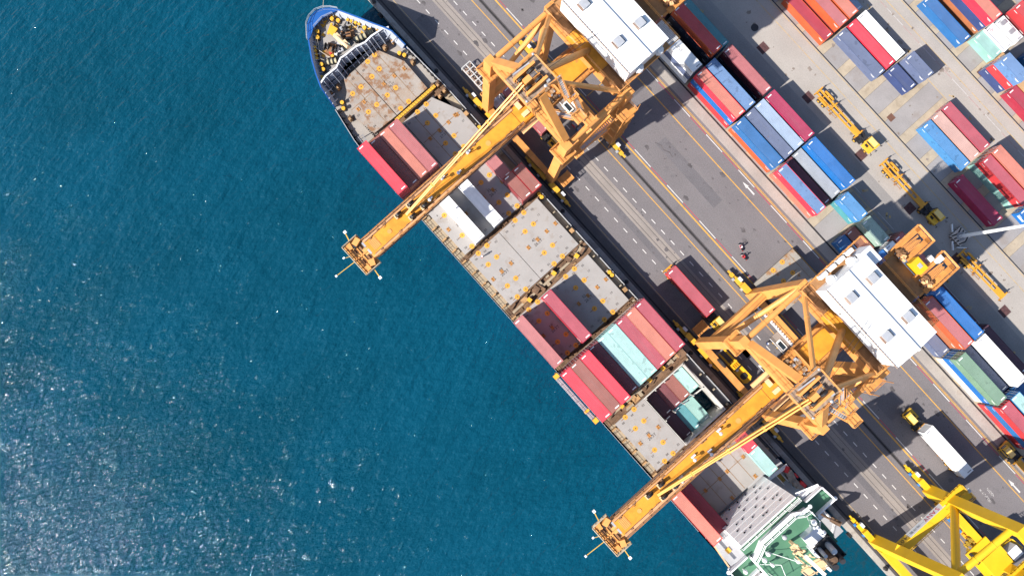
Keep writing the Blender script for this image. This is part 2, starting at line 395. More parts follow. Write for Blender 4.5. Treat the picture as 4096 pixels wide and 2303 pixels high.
# square drain covers
GR = pm('rusty_grate', (0.075, 0.035, 0.035), 0.8, 0.25, 2.0)
first = None
for x in (8.0, 24.5, 39.7, 54.1, 68.9, 84.0, -6.2, -22.5):
    if first is None:
        r = thing('drain_cover', 'square dark rusty drain cover let into the concrete yard road', 'drain cover', (x, 77.25, 0.0), 0, 'drain covers in the yard road'); first = r
        a = MB(); a.box(-1.15, 1.15, -1.15, 1.15, 0.0, 0.02); a.build('rim', CONC, r)
        b = MB(); b.box(-1.02, 1.02, -1.02, 1.02, 0.02, 0.03)
        for k in range(-4, 5): b.box(k*.22-.04, k*.22+.04, -1.0, 1.0, 0.03, 0.04)
        b.build('grate', GR, r)
    else: c = copy_tree(first); c.location = (x, 77.25, 0.0)
r = thing('manhole_cover', 'round black manhole cover in the concrete yard road', 'manhole cover', (-10.6, 78.9, 0))
a = MB(); a.lathe((0, 0, 0), [(0.82, 0), (0.82, 0.03), (0.7, 0.04)], 18); a.build('lid', DARK, r)
for (x, y) in ((22.9, 87.4), (28.6, 108.2)):
    r = thing('drain_pit', 'small rusty square pit cover at the edge of the %s storage slabs' % ('middle' if y < 100 else 'rear'), 'drain cover', (x, y, 0))
    a = MB(); a.box(-.7, .7, -.7, .7, 0.006, 0.03); a.build('lid', pm('rust_lid', (0.13, 0.06, 0.04), .8, .2), r)
# quay edge fenders, bollards
FEN = None
for k in range(-6, 10):
    x = 12.3*k-4.5
    if FEN is None:
        FEN = thing('fender', 'round black rubber fender on the quay wall between ship and quay', 'fender', (x, 21.85, -0.7), 0, 'rubber fenders along the quay wall')
        a = MB(); a.tube((0, 0.15, 0), (0, -0.58, 0), 0.62, 14); a.build('cushion', RUBBER, FEN)
        a = MB(); a.tube((0, -0.585, 0), (0, -0.64, 0), 0.7, 14); a.tube((0, -0.645, 0), (0, -0.66, 0), 0.25, 10); a.build('face_plate', DARK, FEN)
    else: c = copy_tree(FEN); c.location = (x, 21.85, -0.7)
BO = None
for k in range(-5, 8):
    x = 20.0*k-8.8
    if BO is None:
        BO = thing('bollard', 'squat black mooring bollard on the concrete quay edge', 'bollard', (x, 22.3, 0.06), 0, 'bollards along the quay edge')
        a = MB(); a.lathe((0, 0, 0), [(.42, 0), (.42, .05), (.26, .12), (.22, .35), (.40, .5), (.40, .6), (.2, .68)], 14); a.build('post', BLACK, BO)
        a = MB(); a.tube((-0.5, 0, .45), (0.5, 0, .45), .1, 8); a.build('horn', BLACK, BO)
    else: c = copy_tree(BO); c.location = (x, 22.3, 0.06)
# worn, no longer legible painted lettering on the road near the lower right
mb = MB(); rr = random.Random(11)
for (xa, xb, y) in ((92.7, 96.0, 48.1), (93.5, 95.4, 49.3)):
    x = xa
    while x < xb:
        for q in range(2):
            mb.cbox((x+rr.uniform(-.05, .05), y+rr.uniform(-.18, .18), 0.010), (rr.uniform(.07, .12), rr.uniform(.2, .55), 0.002), 0, rr.choice([0, 0, .5, -.5, 1.3]))
        x += 0.27
struct('worn_lettering', mb, PWF, ROAD)

# ================================================================ CONTAINER SHIP
SHIP = thing('container_ship', 'long container ship with a blue bow moored along the quay under the cranes', 'ship', (0, 0, -3.0))
SZ = 3.0                                   # the ship's parts are written in quay heights; the root sits at the waterline
HULLB = pm('ship_blue', (0.012, 0.085, 0.30), 0.45, 0.08, 0.4, rust=0.12, rcol=(0.10, 0.05, 0.04))
DECKC = pm('ship_deck_cream', (0.27, 0.245, 0.22), 0.75, 0.09, 0.3, rust=0.30, rcol=(0.25, 0.13, 0.055), rscale=0.35, grain=0.08, blot=(0.6, 0.55, 0.12, 0.35, (0.25, 0.20, 0.16)))
DECKT = pm('ship_side_deck_tan', (0.29, 0.235, 0.165), 0.8, 0.16, 0.5, rust=0.55, rcol=(0.20, 0.105, 0.045), rscale=0.5, grain=0.1)
DECKG = pm('ship_side_deck_shaded', (0.10, 0.095, 0.10), 0.8, 0.2, 0.4, rust=0.35, rcol=(0.13, 0.085, 0.05), rscale=0.4)
FOREC = pm('forecastle_grey', (0.26, 0.245, 0.232), 0.7, 0.06, 0.3, rust=0.12, rcol=(0.26, 0.15, 0.08), rscale=0.5, grain=0.06)
BULW = pm('bulwark_grey', (0.33, 0.36, 0.42), 0.6, 0.12, 0.6, rust=0.15, rcol=(0.22, 0.13, 0.08))
BRKW = pm('breakwater_slate', (0.14, 0.165, 0.22), 0.6, 0.15, 0.8, rust=0.15)
RUSTD = pm('rusty_crossdeck', (0.135, 0.078, 0.045), 0.85, 0.4, 0.6, rust=0.5, rcol=(0.05, 0.032, 0.028), rscale=0.9, grain=0.15)
RUSTL = pm('rusty_tan_steel', (0.34, 0.20, 0.09), 0.8, 0.3, 0.8, rust=0.55, rcol=(0.15, 0.07, 0.03), rscale=0.8, grain=0.1)
GREEN = pm('ship_green_deck', (0.062, 0.165, 0.098), 0.65, 0.10, 0.25, grain=0.1, blot=(0.3, 0.52, 0.15, 0.4, (0.10, 0.19, 0.13)), rust=0.06, rcol=(0.25, 0.22, 0.15), rscale=2)
HATCH = pm('hatch_cover_cream', (0.285, 0.266, 0.252), 0.7, 0.05, 0.3, grain=0.06, rust=0.22, rcol=(0.24, 0.135, 0.065), rscale=0.9, blot=(0.5, 0.56, 0.12, 0.40, (0.21, 0.17, 0.14)))
HATCHR = pm('hatch_cover_rusty', (0.27, 0.235, 0.205), 0.75, 0.10, 0.35, grain=0.1, rust=0.80, rcol=(0.20, 0.105, 0.055), rscale=0.55, blot=(0.8, 0.48, 0.12, 0.5, (0.27, 0.19, 0.13)))
CREAM = pm('mast_cream', (0.62, 0.43, 0.24), 0.55, 0.08)
HOLD = pm('hold_white_steel', (0.42, 0.40, 0.37), 0.7, 0.15, 0.5, rust=0.4, rcol=(0.17, 0.11, 0.07), rscale=0.5)

def SM():                                  # mesh builder whose build() shifts quay heights to the ship's root
    return MB()
def sbuild(mb, name, m, parent=None, smooth=False):
    mb.v = [(x, y, z+SZ) for x, y, z in mb.v]; return mb.build(name, m, parent or SHIP, smooth)
def ssep(mb, name, m, parent=None):
    mb.v = [(x, y, z+SZ) for x, y, z in mb.v]; return sep(mb, name, m, parent or SHIP)

RAILP = [(-55.6, 0.95), (-59.5, 1.5), (-62.3, 2.6), (-65.0, 3.9), (-68.5, 6.1), (-71.0, 8.1), (-71.75, 9.5), (-71.9, 11.2), (-71.3, 12.7), (-70.3, 13.9),
         (-69.1, 14.8), (-67.4, 15.7), (-64.9, 17.0), (-62.4, 18.2), (-60.1, 19.4), (-58.5, 20.05), (-55.6, 20.6)]
cxy = Vector((-61.0, 10.6))
def inset(p, d):
    v = cxy-Vector(p); v = Vector((v.x*0.6, v.y)); v.normalize(); return (p[0]+v.x*d, p[1]+v.y*d)
FDECK = [inset(p, 0.85) for p in RAILP]
side_p = [(-55.6, 0.75), (-52.0, 0.15), (-48.0, -0.5), (-42.0, -1.0), (0, -1.15), (62, -1.5), (74.0, -1.2), (78.0, 2.0)]
side_s = [(78.0, 16.0), (75.5, 20.2), (60, 21.05), (-44.0, 21.1), (-48.0, 21.0), (-52.6, 20.9), (-55.6, 20.5)]
outl = FDECK + side_s[::-1] + side_p[::-1]
m = SM()                                   # hull, flared at the bow
k = len(m.v); n = len(outl)
for (x, y) in outl:
    t = max(0.0, min(1.0, (-44-x)/28.0)); m.v.append((x+9.0*t*t, y+(10.2-y)*0.62*t, -5.0))
for (x, y) in outl: m.v.append((x, y, 3.75))
for i in range(n):
    j = (i+1) % n; m.face([i, j, n+j, n+i])
sbuild(m, 'hull', HULLB)
m = SM(); n = len(RAILP)                    # blue outside of the raised bow
for i in range(n):
    m.v.append((FDECK[i][0], FDECK[i][1], 3.75)); m.v.append((RAILP[i][0], RAILP[i][1], 8.3 if 0 < i < n-1 else 5.4))
for i in range(n-1): m.face([2*i, 2*i+1, 2*i+3, 2*i+2])
k = len(m.v)
for i in range(n):                          # flat rail cap
    a = inset(RAILP[i], 0.28); zz = 8.3 if 0 < i < n-1 else 5.4; m.v.append((RAILP[i][0], RAILP[i][1], zz)); m.v.append((a[0], a[1], zz))
for i in range(n-1): m.face([k+2*i, k+2*i+1, k+2*i+3, k+2*i+2])
sbuild(m, 'bow_plating', HULLB)
m = SM(); dk = [inset(p, 1.05) for p in RAILP]; n = len(RAILP)
for i in range(n):
    a = inset(RAILP[i], 0.30); zz = 6.2 if 0 < i < n-1 else 3.8; m.v.append((dk[i][0], dk[i][1], zz)); m.v.append((a[0], a[1], 8.28 if zz > 5 else 5.4))
for i in range(n-1): m.face([2*i, 2*i+2, 2*i+3, 2*i+1])
for i in range(n-1):                        # stays
    p, q = Vector(RAILP[i]), Vector(RAILP[i+1]); L = (q-p).length; st = max(1, int(L/1.1))
    for s_ in range(st):
        c = p+(q-p)*s_/st; a = inset(c, 0.35); b = inset(c, 1.75)
        m.beam((a[0], a[1], 7.6), (b[0], b[1], 6.3), 0.10, 0.35)
sbuild(m, 'bulwark', BULW)
BW = [(-60.2, 2.0), (-60.7, 3.9), (-60.5, 6.6), (-61.4, 8.6), (-61.2, 9.7), (-61.1, 12.3), (-60.5, 14.4), (-60.6, 16.2), (-60.2, 19.0), (-59.6, 20.0)]
m = SM(); m.sheet(dk[1:15]+[(x+.1, y) for x, y in BW[::-1]], 6.2); sbuild(m, 'forecastle_deck', FOREC)
m = SM()                                    # blue platform right at the stem
tip = [inset(p, 0.3) for p in RAILP[4:11]]; m.prism(tip+[(-69.2, 13.6), (-69.9, 11.2), (-69.6, 8.6)], 7.95, 8.22); sbuild(m, 'stem_platform', HULLB)
m = SM(); m.rail([(x, y, 8.3) for x, y in RAILP[4:11]], 1.0, 0.05, 1.3); m.rail([(-69.2, 13.4, 8.22), (-69.9, 11.2, 8.22), (-69.6, 8.8, 8.22)], 0.9, 0.05, 1.0)
sbuild(m, 'bow_railing', BULW)
m = SM(); kx = 1.45
for a, b in zip(BW, BW[1:]):
    m.v += []; k = len(m.v); m.v += [(a[0], a[1], 8.0), (b[0], b[1], 8.0), (b[0]+kx, b[1], 4.6), (a[0]+kx, a[1], 4.6)]; m.face([k, k+3, k+2, k+1])
    L = abs(b[1]-a[1]); st = max(1, round(L/1.15))
    for i in range(st):
        t = i/st; x = a[0]+(b[0]-a[0])*t; y = a[1]+(b[1]-a[1])*t; m.beam((x+.3, y, 7.9), (x+kx+.35, y, 4.7), 0.12, 0.55, 1)
    for i in range(8):                      # slatted stiffeners
        t = i/8; z = 7.7-3.0*t; m.beam((a[0]+kx*t+.12, a[1], z), (b[0]+kx*t+.12, b[1], z), 0.06, 0.10, 1)
sbuild(m, 'breakwater', [BRKW, BULW])
m = SM()
for a, b in zip(BW, BW[1:]): m.beam((a[0], a[1], 8.05), (b[0], b[1], 8.05), 0.32, 0.12)
sbuild(m, 'breakwater_rim', WHITE_D)
# forecastle gear
def bollard_pair(x0, y0, x1, y1, z):
    c = ((x0+x1)/2, (y0+y1)/2); a = math.atan2(y1-y0, x1-x0); L = math.hypot(x1-x0, y1-y0)
    m = SM(); m.cbox((c[0], c[1], z+.12), (L+1.0, .85, .24), 0, a); base = sbuild(m, 'bollard_base', BLACK)
    for (x, y) in ((x0, y0), (x1, y1)):
        m = SM(); m.lathe((x, y, z), [(.33, .2), (.30, .8), (.42, .88), (.42, 1.02), (.36, 1.06)], 12); sbuild(m, 'bollard', YEL)
for a in ((-69.0, 12.7, -67.9, 13.4), (-63.2, 16.4, -62.1, 16.9), (-69.0, 8.8, -68.1, 8.0), (-63.4, 4.9, -62.4, 4.5)): bollard_pair(*a, 6.2)
for a in ((-55.4, 18.5, -54.4, 19.0), (-55.6, 2.9, -54.5, 2.3), (-14.4, 20.4, -13.6, 20.4), (7.1, 20.4, 7.9, 20.4), (-32.9, 20.5, -32.1, 20.5)): bollard_pair(*a, 3.8)
for pts in (((-66.7, 14.9), (-66.0, 15.3), (-65.2, 15.7), (-64.5, 16.05)), ((-66.9, 6.2), (-66.3, 5.8), (-65.6, 5.45), (-64.9, 5.0))):
    m = SM(); a = math.atan2(pts[-1][1]-pts[0][1], pts[-1][0]-pts[0][0]); c = ((pts[0][0]+pts[-1][0])/2, (pts[0][1]+pts[-1][1])/2)
    m.cbox((c[0], c[1], 6.35), (3.2, .8, .3), 0, a); sbuild(m, 'roller_base', BLACK)
    for p in pts: m = SM(); m.lathe((p[0], p[1], 6.3), [(.26, .2), (.24, .8), (.32, .9), (.30, 1.0)], 10); sbuild(m, 'fairlead_roller', YEL)
for p in ((-61.3, 18.1), (-61.4, 3.2)): m = SM(); m.lathe((p[0], p[1], 6.2), [(.3, 0), (.28, .8), (.38, .9), (.36, 1.0)], 10); sbuild(m, 'bollard', YEL)
def windlass(x, y, a):
    m = SM(); m.cbox((x, y, 6.45), (2.6, 1.8, .5), 0, a); m.cbox((x+.3, y, 7.0), (1.0, .9, .8), 0, a)
    sbuild(m, 'windlass_bed', BROWN); ca, sa = math.cos(a), math.sin(a); f = lambda u, v: (x+u*ca-v*sa, y+u*sa+v*ca)
    m = SM(); p, q = f(-.2, -1.3), f(-.2, 1.3); m.tube((*p, 7.1), (*q, 7.1), .25, 10)
    for s_ in (-1.2, -.4, .5, 1.2): p, q = f(-.2, s_), f(-.2, s_+.14); m.tube((*p, 7.1), (*q, 7.1), .75, 14)
    sbuild(m, 'windlass_drum', DARK)
windlass(-64.6, 8.3, R(-60)); windlass(-64.6, 13.0, R(60))
for (x, y, mm) in ((-64.0, 8.0, RED), (-63.2, 8.6, WHITE_D), (-63.4, 9.5, WHITE_D), (-63.0, 9.9, STEEL), (-64.4, 10.4, STEEL), (-62.9, 11.5, pm('mint_box', (.4, .55, .5), .5)), (-63.3, 7.7, YEL), (-66.3, 12.8, STEEL)):
    m = SM(); m.cbox((x, y, 6.6), (random.uniform(.5, .9), random.uniform(.4, .8), .8), 0, random.uniform(0, 3)); sbuild(m, 'deck_box', mm)
def mooring_drum(x0, y0, x1, y1):
    m = SM(); m.tube((x0, y0, 6.9), (x1, y1, 6.9), .55, 12); sbuild(m, 'mooring_drum', pm('mooring_rope', (.42, .37, .24), .9, .2))
    m = SM(); d = Vector((x1-x0, y1-y0, 0)).normalized()
    for t in (0, .33, .66, 1.0):
        p = Vector((x0, y0, 6.9))+Vector((x1-x0, y1-y0, 0))*t; m.tube(p-d*.06, p+d*.06, .8, 12)
    sbuild(m, 'drum_flange', BLACK)
mooring_drum(-62.7, 13.2, -61.9, 15.6); mooring_drum(-63.2, 5.8, -62.0, 7.8); mooring_drum(-61.9, 16.0, -61.5, 17.2)
m = SM()                                    # lowered foremast
m.tube((-66.0, 10.9, 7.2), (-61.5, 11.1, 9.2), .5, 10, 0, .38); m.cbox((-64.6, 11.0, 7.6), (2.6, 1.1, .6)); m.cbox((-62.5, 11.3, 8.6), (1.8, .8, .5)); sbuild(m, 'foremast', CREAM)
m = SM(); m.cbox((-67.0, 11.2, 7.0), (1.3, 1.7, .5), 0, .3); m.cbox((-67.8, 11.0, 6.9), (.4, 2.4, .3), 0, .5); sbuild(m, 'foremast_platform', YEL)
m = SM(); m.path([(-65.8, 13.0, 6.4), (-66.6, 13.6, 6.4), (-66.9, 14.6, 6.4), (-66.0, 15.0, 6.4), (-65.0, 14.6, 6.4)], .07); m.path([(-64.4, 8.0, 6.4), (-66.2, 7.4, 6.4), (-66.0, 8.6, 6.4)], .06); sbuild(m, 'anchor_chain', DARK)
m = SM()                                    # mooring ropes across the forecastle
for a, b in (((-70.3, 9.2, 7.2), (-64.2, 5.4, 6.8)), ((-70.3, 9.0, 7.2), (-66.5, 6.3, 7.0)), ((-66.9, 6.2, 7.0), (-62.8, 7.2, 7.0)), ((-65.0, 5.2, 7.0), (-62.4, 6.6, 7.0)), ((-66.8, 14.9, 7.0), (-62.4, 15.2, 7.0)), ((-66.0, 15.3, 7.0), (-63.2, 16.4, 7.0)), ((-63.2, 16.4, 7.0), (-61.6, 17.6, 7.0)), ((-68.9, 12.6, 6.4), (-65.5, 12.9, 6.4)), ((-65.0, 13.2, 6.4), (-63.0, 15.0, 6.6))):
    m.tube(a, b, .055, 5)
sbuild(m, 'mooring_rope', pm('pale_rope', (.42, .38, .3), .9))
m = SM(); m.path([(-71.2, 12.6, 8.3), (-78.0, 18.2, 5.0), (-90, 27, 0.4)], .06, 5); sbuild(m, 'bow_line', pm('pale_rope', (.42, .38, .3), .9))
m = SM(); rr = random.Random(3)
for (x, y) in ((-69.8, 11.3), (-69.6, 10.4), (-67.8, 12.6), (-65.7, 14.2), (-64.9, 15.0), (-63.0, 15.4), (-68.0, 9.2), (-65.3, 6.9), (-64.8, 6.5), (-63.1, 5.8)):
    a = rr.uniform(0, 6.28); m.sheet([(x+.62*math.cos(a+q), y+.62*math.sin(a+q)) for q in (0, 2.3, 4.0)], 6.212)
sbuild(m, 'warning_mark', YEL)
m = SM(); m.beam((-70.0, 13.2, 6.6), (-69.0, 13.9, 6.6), .9, .12)
for i in range(5): m.beam((-70.0+.2*i, 12.8+.17*i, 6.72), (-70.35+.2*i, 13.3+.17*i, 6.72), .1, .1)
sbuild(m, 'bow_ladder', YEL)
# main deck: cream forward, tan on the port side, grey aft on the quay side with shade put into its colour
m = SM(); m.sheet([(-60.2, 2.6), (-55.6, 1.1), (-52, .55), (-48, -.1), (-44.6, -.4), (-44.6, 20.6), (-48, 20.5), (-52.6, 20.4), (-58.5, 19.8), (-60.4, 18.9)], 3.80); sbuild(m, 'forward_deck', DECKC)
m = SM(); m.rect(-44.6, 58, -0.85, 1.2, 3.81); m.rect(-44.6, 12.0, 19.4, 20.85, 3.81) ; sbuild(m, 'side_deck', DECKT)
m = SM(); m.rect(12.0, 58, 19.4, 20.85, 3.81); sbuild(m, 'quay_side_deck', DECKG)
m = SM()
for (a, b) in ((-46.1, -43.9), (-31.6, -27.4), (-15.2, -14.0), (-1.3, 1.5), (13.9, 15.2), (27.4, 30.7), (43.3, 47.6)): m.rect(a, b, -0.8, 20.8, 3.83)
ssep(m, 'cross_deck', RUSTD)
m = SM(); m.rect(58.2, 78, -1.2, 20.6, 3.82); sbuild(m, 'aft_deck', pm('aft_deck_grey', (.30, .30, .31), .7, .08, .3, grain=.06, rust=.08, rcol=(.25, .18, .12)))
# gunwale rails
m = SM(); m.beam((-55.4, .85, 4.3), (-48, -.45, 4.3), .12, 1.0); m.beam((-48, -.45, 4.3), (-42, -.95, 4.3), .12, 1.0)
m.rail([(-41.8, -.98, 3.8), (0, -1.08, 3.8), (58, -1.4, 3.8)], 1.0, .04, 1.5); m.beam((-55.4, 20.5, 4.3), (-44, 21.0, 4.3), .12, 1.0); m.beam((-44, 21.02, 4.2), (58, 20.98, 4.2), .12, .8)
sbuild(m, 'gunwale', pm('gunwale_grey', (.33, .33, .34), .6, .1, rust=.2))
# coamings under the hatch covers
HX = [(-58.5, -46.2), (-43.8, -31.7), (-27.3, -15.3), (-13.9, -1.4), (1.6, 13.8), (15.3, 27.3), (30.8, 43.2), (47.7, 57.9)]
m = SM()
for i, (a, b) in enumerate(HX):
    if i == 0: m.prism([(-58.3, 6.6), (-51.2, 3.3), (-46.4, 4.0), (-46.4, 17.5), (-53.2, 17.7), (-58.3, 15.3)], 3.7, 4.45)
    elif i == 1: m.prism([(-43.7, 1.5), (-38, 1.0), (-31.8, 1.0), (-31.8, 19.5), (-38, 19.5), (-43.7, 17.0)], 3.7, 4.45)
    elif i == 6: m.box(a, b, .6, 8.2, 3.7, 4.45)
    else: m.box(a, b, .9, 19.3, 3.7, 4.45)
sbuild(m, 'hatch_coaming', RUSTL)
# open hold with its cell walls (the cover of this half lies on the quay)
m = SM(); zb = -1.5
m.box(30.8, 43.2, 8.3, 8.5, -3.4, 5.0); m.box(30.8, 43.2, 18.95, 19.3, -3.4, 5.05); m.box(30.75, 31.0, 8.3, 19.3, -3.4, 5.05); m.box(43.2, 43.5, 8.3, 19.3, -3.4, 5.05)
sbuild(m, 'hold_coaming', HOLD)
m = SM(); m.rect(31.0, 43.2, 8.5, 18.95, -3.3); sbuild(m, 'hold_floor', pm('hold_beige', (.33, .29, .25), .8, .1, .4, rust=.2))
m = SM()
for x in (31.15, 37.1, 43.05):
    for j in range(5): m.box(x-.12, x+.12, 8.6+2.5*j, 8.8+2.5*j, -3.2, 5.3)
m.beam((31.0, 18.9, 5.1), (43.3, 18.9, 4.2), .35, .6); m.beam((37.1, 16.4, 4.6), (37.2, 18.9, 5.0), .25, .3)
sbuild(m, 'cell_guide', HOLD)
# lashing posts, lockers and clutter on the cross decks and side decks
rr = random.Random(21); mA = SM(); mB = SM(); mC = SM(); mD = SM(); mY = SM()
for (a, b) in ((-31.6, -27.4), (-1.3, 1.5), (27.4, 30.7), (43.3, 47.6)):
    for i in range(26):
        x = rr.uniform(a+.2, b-.2); y = rr.uniform(.5, 20.3); hh = rr.uniform(.2, 1.0)
        rr.choice([mA, mA, mB, mC]).cbox((x, y, 3.83+hh/2), (rr.uniform(.3, 1.4), rr.uniform(.4, 2.0), hh), 0, rr.choice([0, 0, 0, .3]))
    for y in (4, 10.5, 16.5): mY.cbox(((a+b)/2+rr.uniform(-.6, .6), y+rr.uniform(-1.5, 1.5), 4.5), (.9, .8, 1.0), 0, .2)
    for x in (a+.12, b-.12): mA.beam((x, 0.2, 4.7), (x, 20.5, 4.7), .18, .25); mA.beam((x, .2, 3.95), (x, 20.5, 3.95), .4, .2)
    mC.beam(((a+b)/2, .2, 4.2), ((a+b)/2, 20.4, 4.2), .5, .15)
for (a, b) in ((-15.2, -14.0), (13.9, 15.2)):
    for x in (a+.12, b-.12): mA.beam((x, 0.2, 4.7), (x, 20.5, 4.7), .18, .25)
    for i in range(24): mA.cbox(((a+b)/2+rr.uniform(-.3, .3), rr.uniform(.3, 20.3), 4.0), (rr.uniform(.1, .4), rr.uniform(.2, .8), .3))
for i in range(28):                         # stanchions down the port side
    x = -26.5+3.05*i
    if x > 57: break
    mB.cbox((x, -.35, 4.35), (.35, 1.1, 1.1)); mA.box(x+.9, x+1.0, -.8, .8, 3.82, 3.95)
    if i % 3 == 0: mC.cbox((x+.6, .3, 4.1), (.7, .5, .6))
for i in range(25):
    x = -42.0+4.05*i
    mC.cbox((x, 20.2, 4.3), (.30, .5, .9)); 
    if i % 4 == 1: mB.cbox((x+1.2, 20.35, 4.5), (.9, .8, 1.3))
    if i % 2: mD.cbox((x+.7, 20.75, 4.5), (.55, .5, .5))
for (x, y) in ((-52.2, 19.4), (-52.0, 2.1), (-58.2, 17.1), (-45.6, 19.0), (-58.2, 19.3), (-58.5, 4.4), (-58.7, 2.3), (-45.2, 20.1), (-43.4, 20.3), (-43.2, 18.9)):
    mA.cbox((x, y, 4.5), (.9, .8, 1.4), 0, .2); mB.cbox((x+.3, y-.3, 4.9), (.5, .5, 1.6), 0, .2)
for i in range(14): mA.cbox((rr.uniform(-46.0, -43.9), rr.uniform(18.9, 20.7), 4.2), (rr.uniform(.3, 1.0), rr.uniform(.3, 1.0), rr.uniform(.4, 1.2)), 0, rr.uniform(0, 1))
for i in range(9): mD.cbox((-54.6+1.15*i, 20.55-(0 if i > 1 else .25), 4.15), (.5, .45, .6))
for i in range(8): mD.cbox((-56.2+1.5*i, 1.6-.27*i, 4.1), (.35, .4, .5))
for i in range(12):                         # hatch-side clips along the forward cover
    mD.cbox((-51.0+.45*i, 3.2, 4.3), (.14, .3, .5))
ssep(mA, 'lashing_gear', RUSTD); ssep(mB, 'deck_locker', RUSTL); ssep(mC, 'stanchion', DECKT); ssep(mD, 'roller_chock', BLACK); ssep(mY, 'lashing_bin', YEL)
m = SM(); m.beam((-45.15, 8.6, 5.6), (-45.1, 19.3, 5.6), .62, .5); hb = sbuild(m, 'hazard_beam', YEL)
m = SM()
for i in range(34): m.beam((-45.45+(i % 2)*.3, 8.8+.31*i, 5.86), (-44.85+(i % 2)*-.3, 8.95+.31*i, 5.86), .10, .02)
sbuild(m, 'hazard_stripe', pm('hazard_dark', (.12, .09, .02), .6), None)
m = SM(); m.box(-44.4, -43.85, 8.0, 18.0, 3.84, 3.9); sbuild(m, 'crossdeck_pit_shade', DARK)  # flat strip, the shaded depth of the pit is put into its dark colour
m = SM(); m.beam((-47.6, .6, 6.2), (-44.4, .3, 6.2), .12, .12); m.beam((-47.6, .6, 4), (-47.6, .6, 6.2), .15, .15); m.beam((-47.4, 1.6, 6.2), (-44.4, 1.0, 6.2), .12, .12)
for i in range(5): m.beam((-47.4+.6*i, .6, 6.2), (-47.3+.6*i, 1.5, 6.2), .08, .08)
sbuild(m, 'side_ladder_frame', GREYP)
# accommodation ladder stowed along the port side under the bright red stack
m = SM(); m.box(15.6, 26.2, -2.35, -1.5, 8.9, 9.0)
for i in range(30): m.box(15.8+.35*i, 15.98+.35*i, -2.3, -1.55, 9.0, 9.06, 1)
m.rail([(15.6, -2.35, 9.0), (26.2, -2.35, 9.0)], .7, .04, 1.5); sbuild(m, 'accommodation_ladder', [STEEL, GREYP])
m = SM(); m.box(14.7, 15.6, -2.4, -1.3, 8.8, 9.5); m.box(24.0, 24.5, -2.5, -1.4, 8.9, 9.5); m.box(26.3, 27.3, -2.4, -1.4, 8.8, 9.5); m.beam((15.1, -1.6, 4), (15.1, -1.6, 9), .3, .3); m.beam((26.8, -1.6, 4), (26.8, -1.6, 9), .3, .3); sbuild(m, 'ladder_davit', YEL)

# ---- accommodation block
m = SM(); m.box(58.75, 68.0, 2.7, 15.9, 3.8, 22.0); acc = sbuild(m, 'accommodation', pm('accommodation_white', (.80, .79, .80), .5, .02, .3))
m = SM()
for z in (6.6, 9.3, 12.0, 14.7, 17.4, 20.0): m.box(58.725, 58.75, 2.7, 15.9, z-.025, z+.025)
o = sbuild(m, 'deck_line', WHITE); o.parent = acc
wz = [(5.4, (3.6, 6.2, 8.4, 10.6, 12.9)), (8.0, (4.5, 7.8, 9.9, 12.2, 13.4)), (10.7, (3.6, 8.0, 11.3, 14.3)), (13.4, (5.0, 6.5, 9.9, 12.2)), (16.0, (4.2, 8.1, 10.7, 13.2, 14.2)), (18.7, (4.9, 6.3, 9.6, 10.4, 13.8))]
for z, ys in wz:
    for y in ys: m = SM(); m.box(58.66, 58.76, y-.17, y+.17, z-.3, z+.3); o = sbuild(m, 'window', GLASS); o.parent = acc
m = SM(); m.prism([(59.0, 2.2), (68.4, 2.2), (68.4, 16.5), (59.0, 16.5)], 22.0, 22.25)
m.prism([(60.2, 16.5), (63.3, 16.5), (63.3, 20.7), (60.2, 20.4)], 21.9, 22.25); m.prism([(60.4, -1.9), (63.4, -1.9), (63.4, 2.2), (60.4, 2.2)], 21.9, 22.25); sbuild(m, 'bridge_deck', GREEN)
WB = pm('bulwark_white', (.74, .74, .75), .45, .03)
m = SM()
for a, b in (((60.2, 16.5), (60.2, 20.45)), ((60.2, 20.45), (63.35, 20.75)), ((63.35, 20.75), (63.35, 16.5)), ((60.4, 2.2), (60.4, -1.95)), ((60.4, -1.95), (63.45, -1.95)), ((63.45, -1.95), (63.45, 2.2))):
    m.beam((*a, 22.85), (*b, 22.85), .22, 1.2)
m.beam((59.1, 16.35, 21.0), (60.2, 20.4, 22.0), .9, .15); m.prism([(60.2, -1.9), (60.9, 2.4), (64.0, 2.4), (63.2, -1.9)], 21.55, 21.85); m.prism([(60.0, 16.4), (60.0, 20.4), (59.6, 19.4), (59.2, 16.4)], 21.2, 21.9)
ssep(m, 'wing_bulwark', WB)
m = SM(); m.rail([(59.05, 16.2, 22.25), (59.05, 2.5, 22.25)], 1.1, .06, 1.6); m.rail([(59.5, 16.2, 22.25), (59.5, 13.2, 22.25)], 1.1, .05, 1.2); sbuild(m, 'bridge_railing', WHITE)
WHF = [(61.0, 15.8), (60.8, 14.6), (59.95, 13.1), (59.95, 5.8), (60.9, 3.8), (61.1, 2.9)]
m = SM(); m.prism(WHF+[(67.8, 2.9), (67.8, 15.8)], 22.25, 24.95, 0); wh = sbuild(m, 'wheelhouse', WB)
m = SM()
for a, b in zip(WHF, WHF[1:]):
    p, q = Vector((*a, 0)), Vector((*b, 0)); L = (q-p).length; st = max(1, round(L/1.2))
    for i in range(st):
        u = p+(q-p)*(i+.08)/st; v = p+(q-p)*(i+.92)/st; m.beam((u.x-.04, u.y, 23.9), (v.x-.04, v.y, 23.9), .06, 1.0)
o = sbuild(m, 'window', GLASS); o.parent = wh
TOP = [(60.55, 15.9), (60.35, 14.5), (59.45, 13.1), (59.45, 5.8), (60.4, 3.7), (60.7, 2.6)]
m = SM(); m.prism(TOP+[(68.2, 2.6), (68.2, 15.9)], 24.95, 25.15); sbuild(m, 'compass_deck', GREEN)
m = SM()
for a, b in zip(TOP, TOP[1:]): m.beam((*a, 25.25), (*b, 25.25), .7, .2)
sbuild(m, 'wheelhouse_eave', WB)
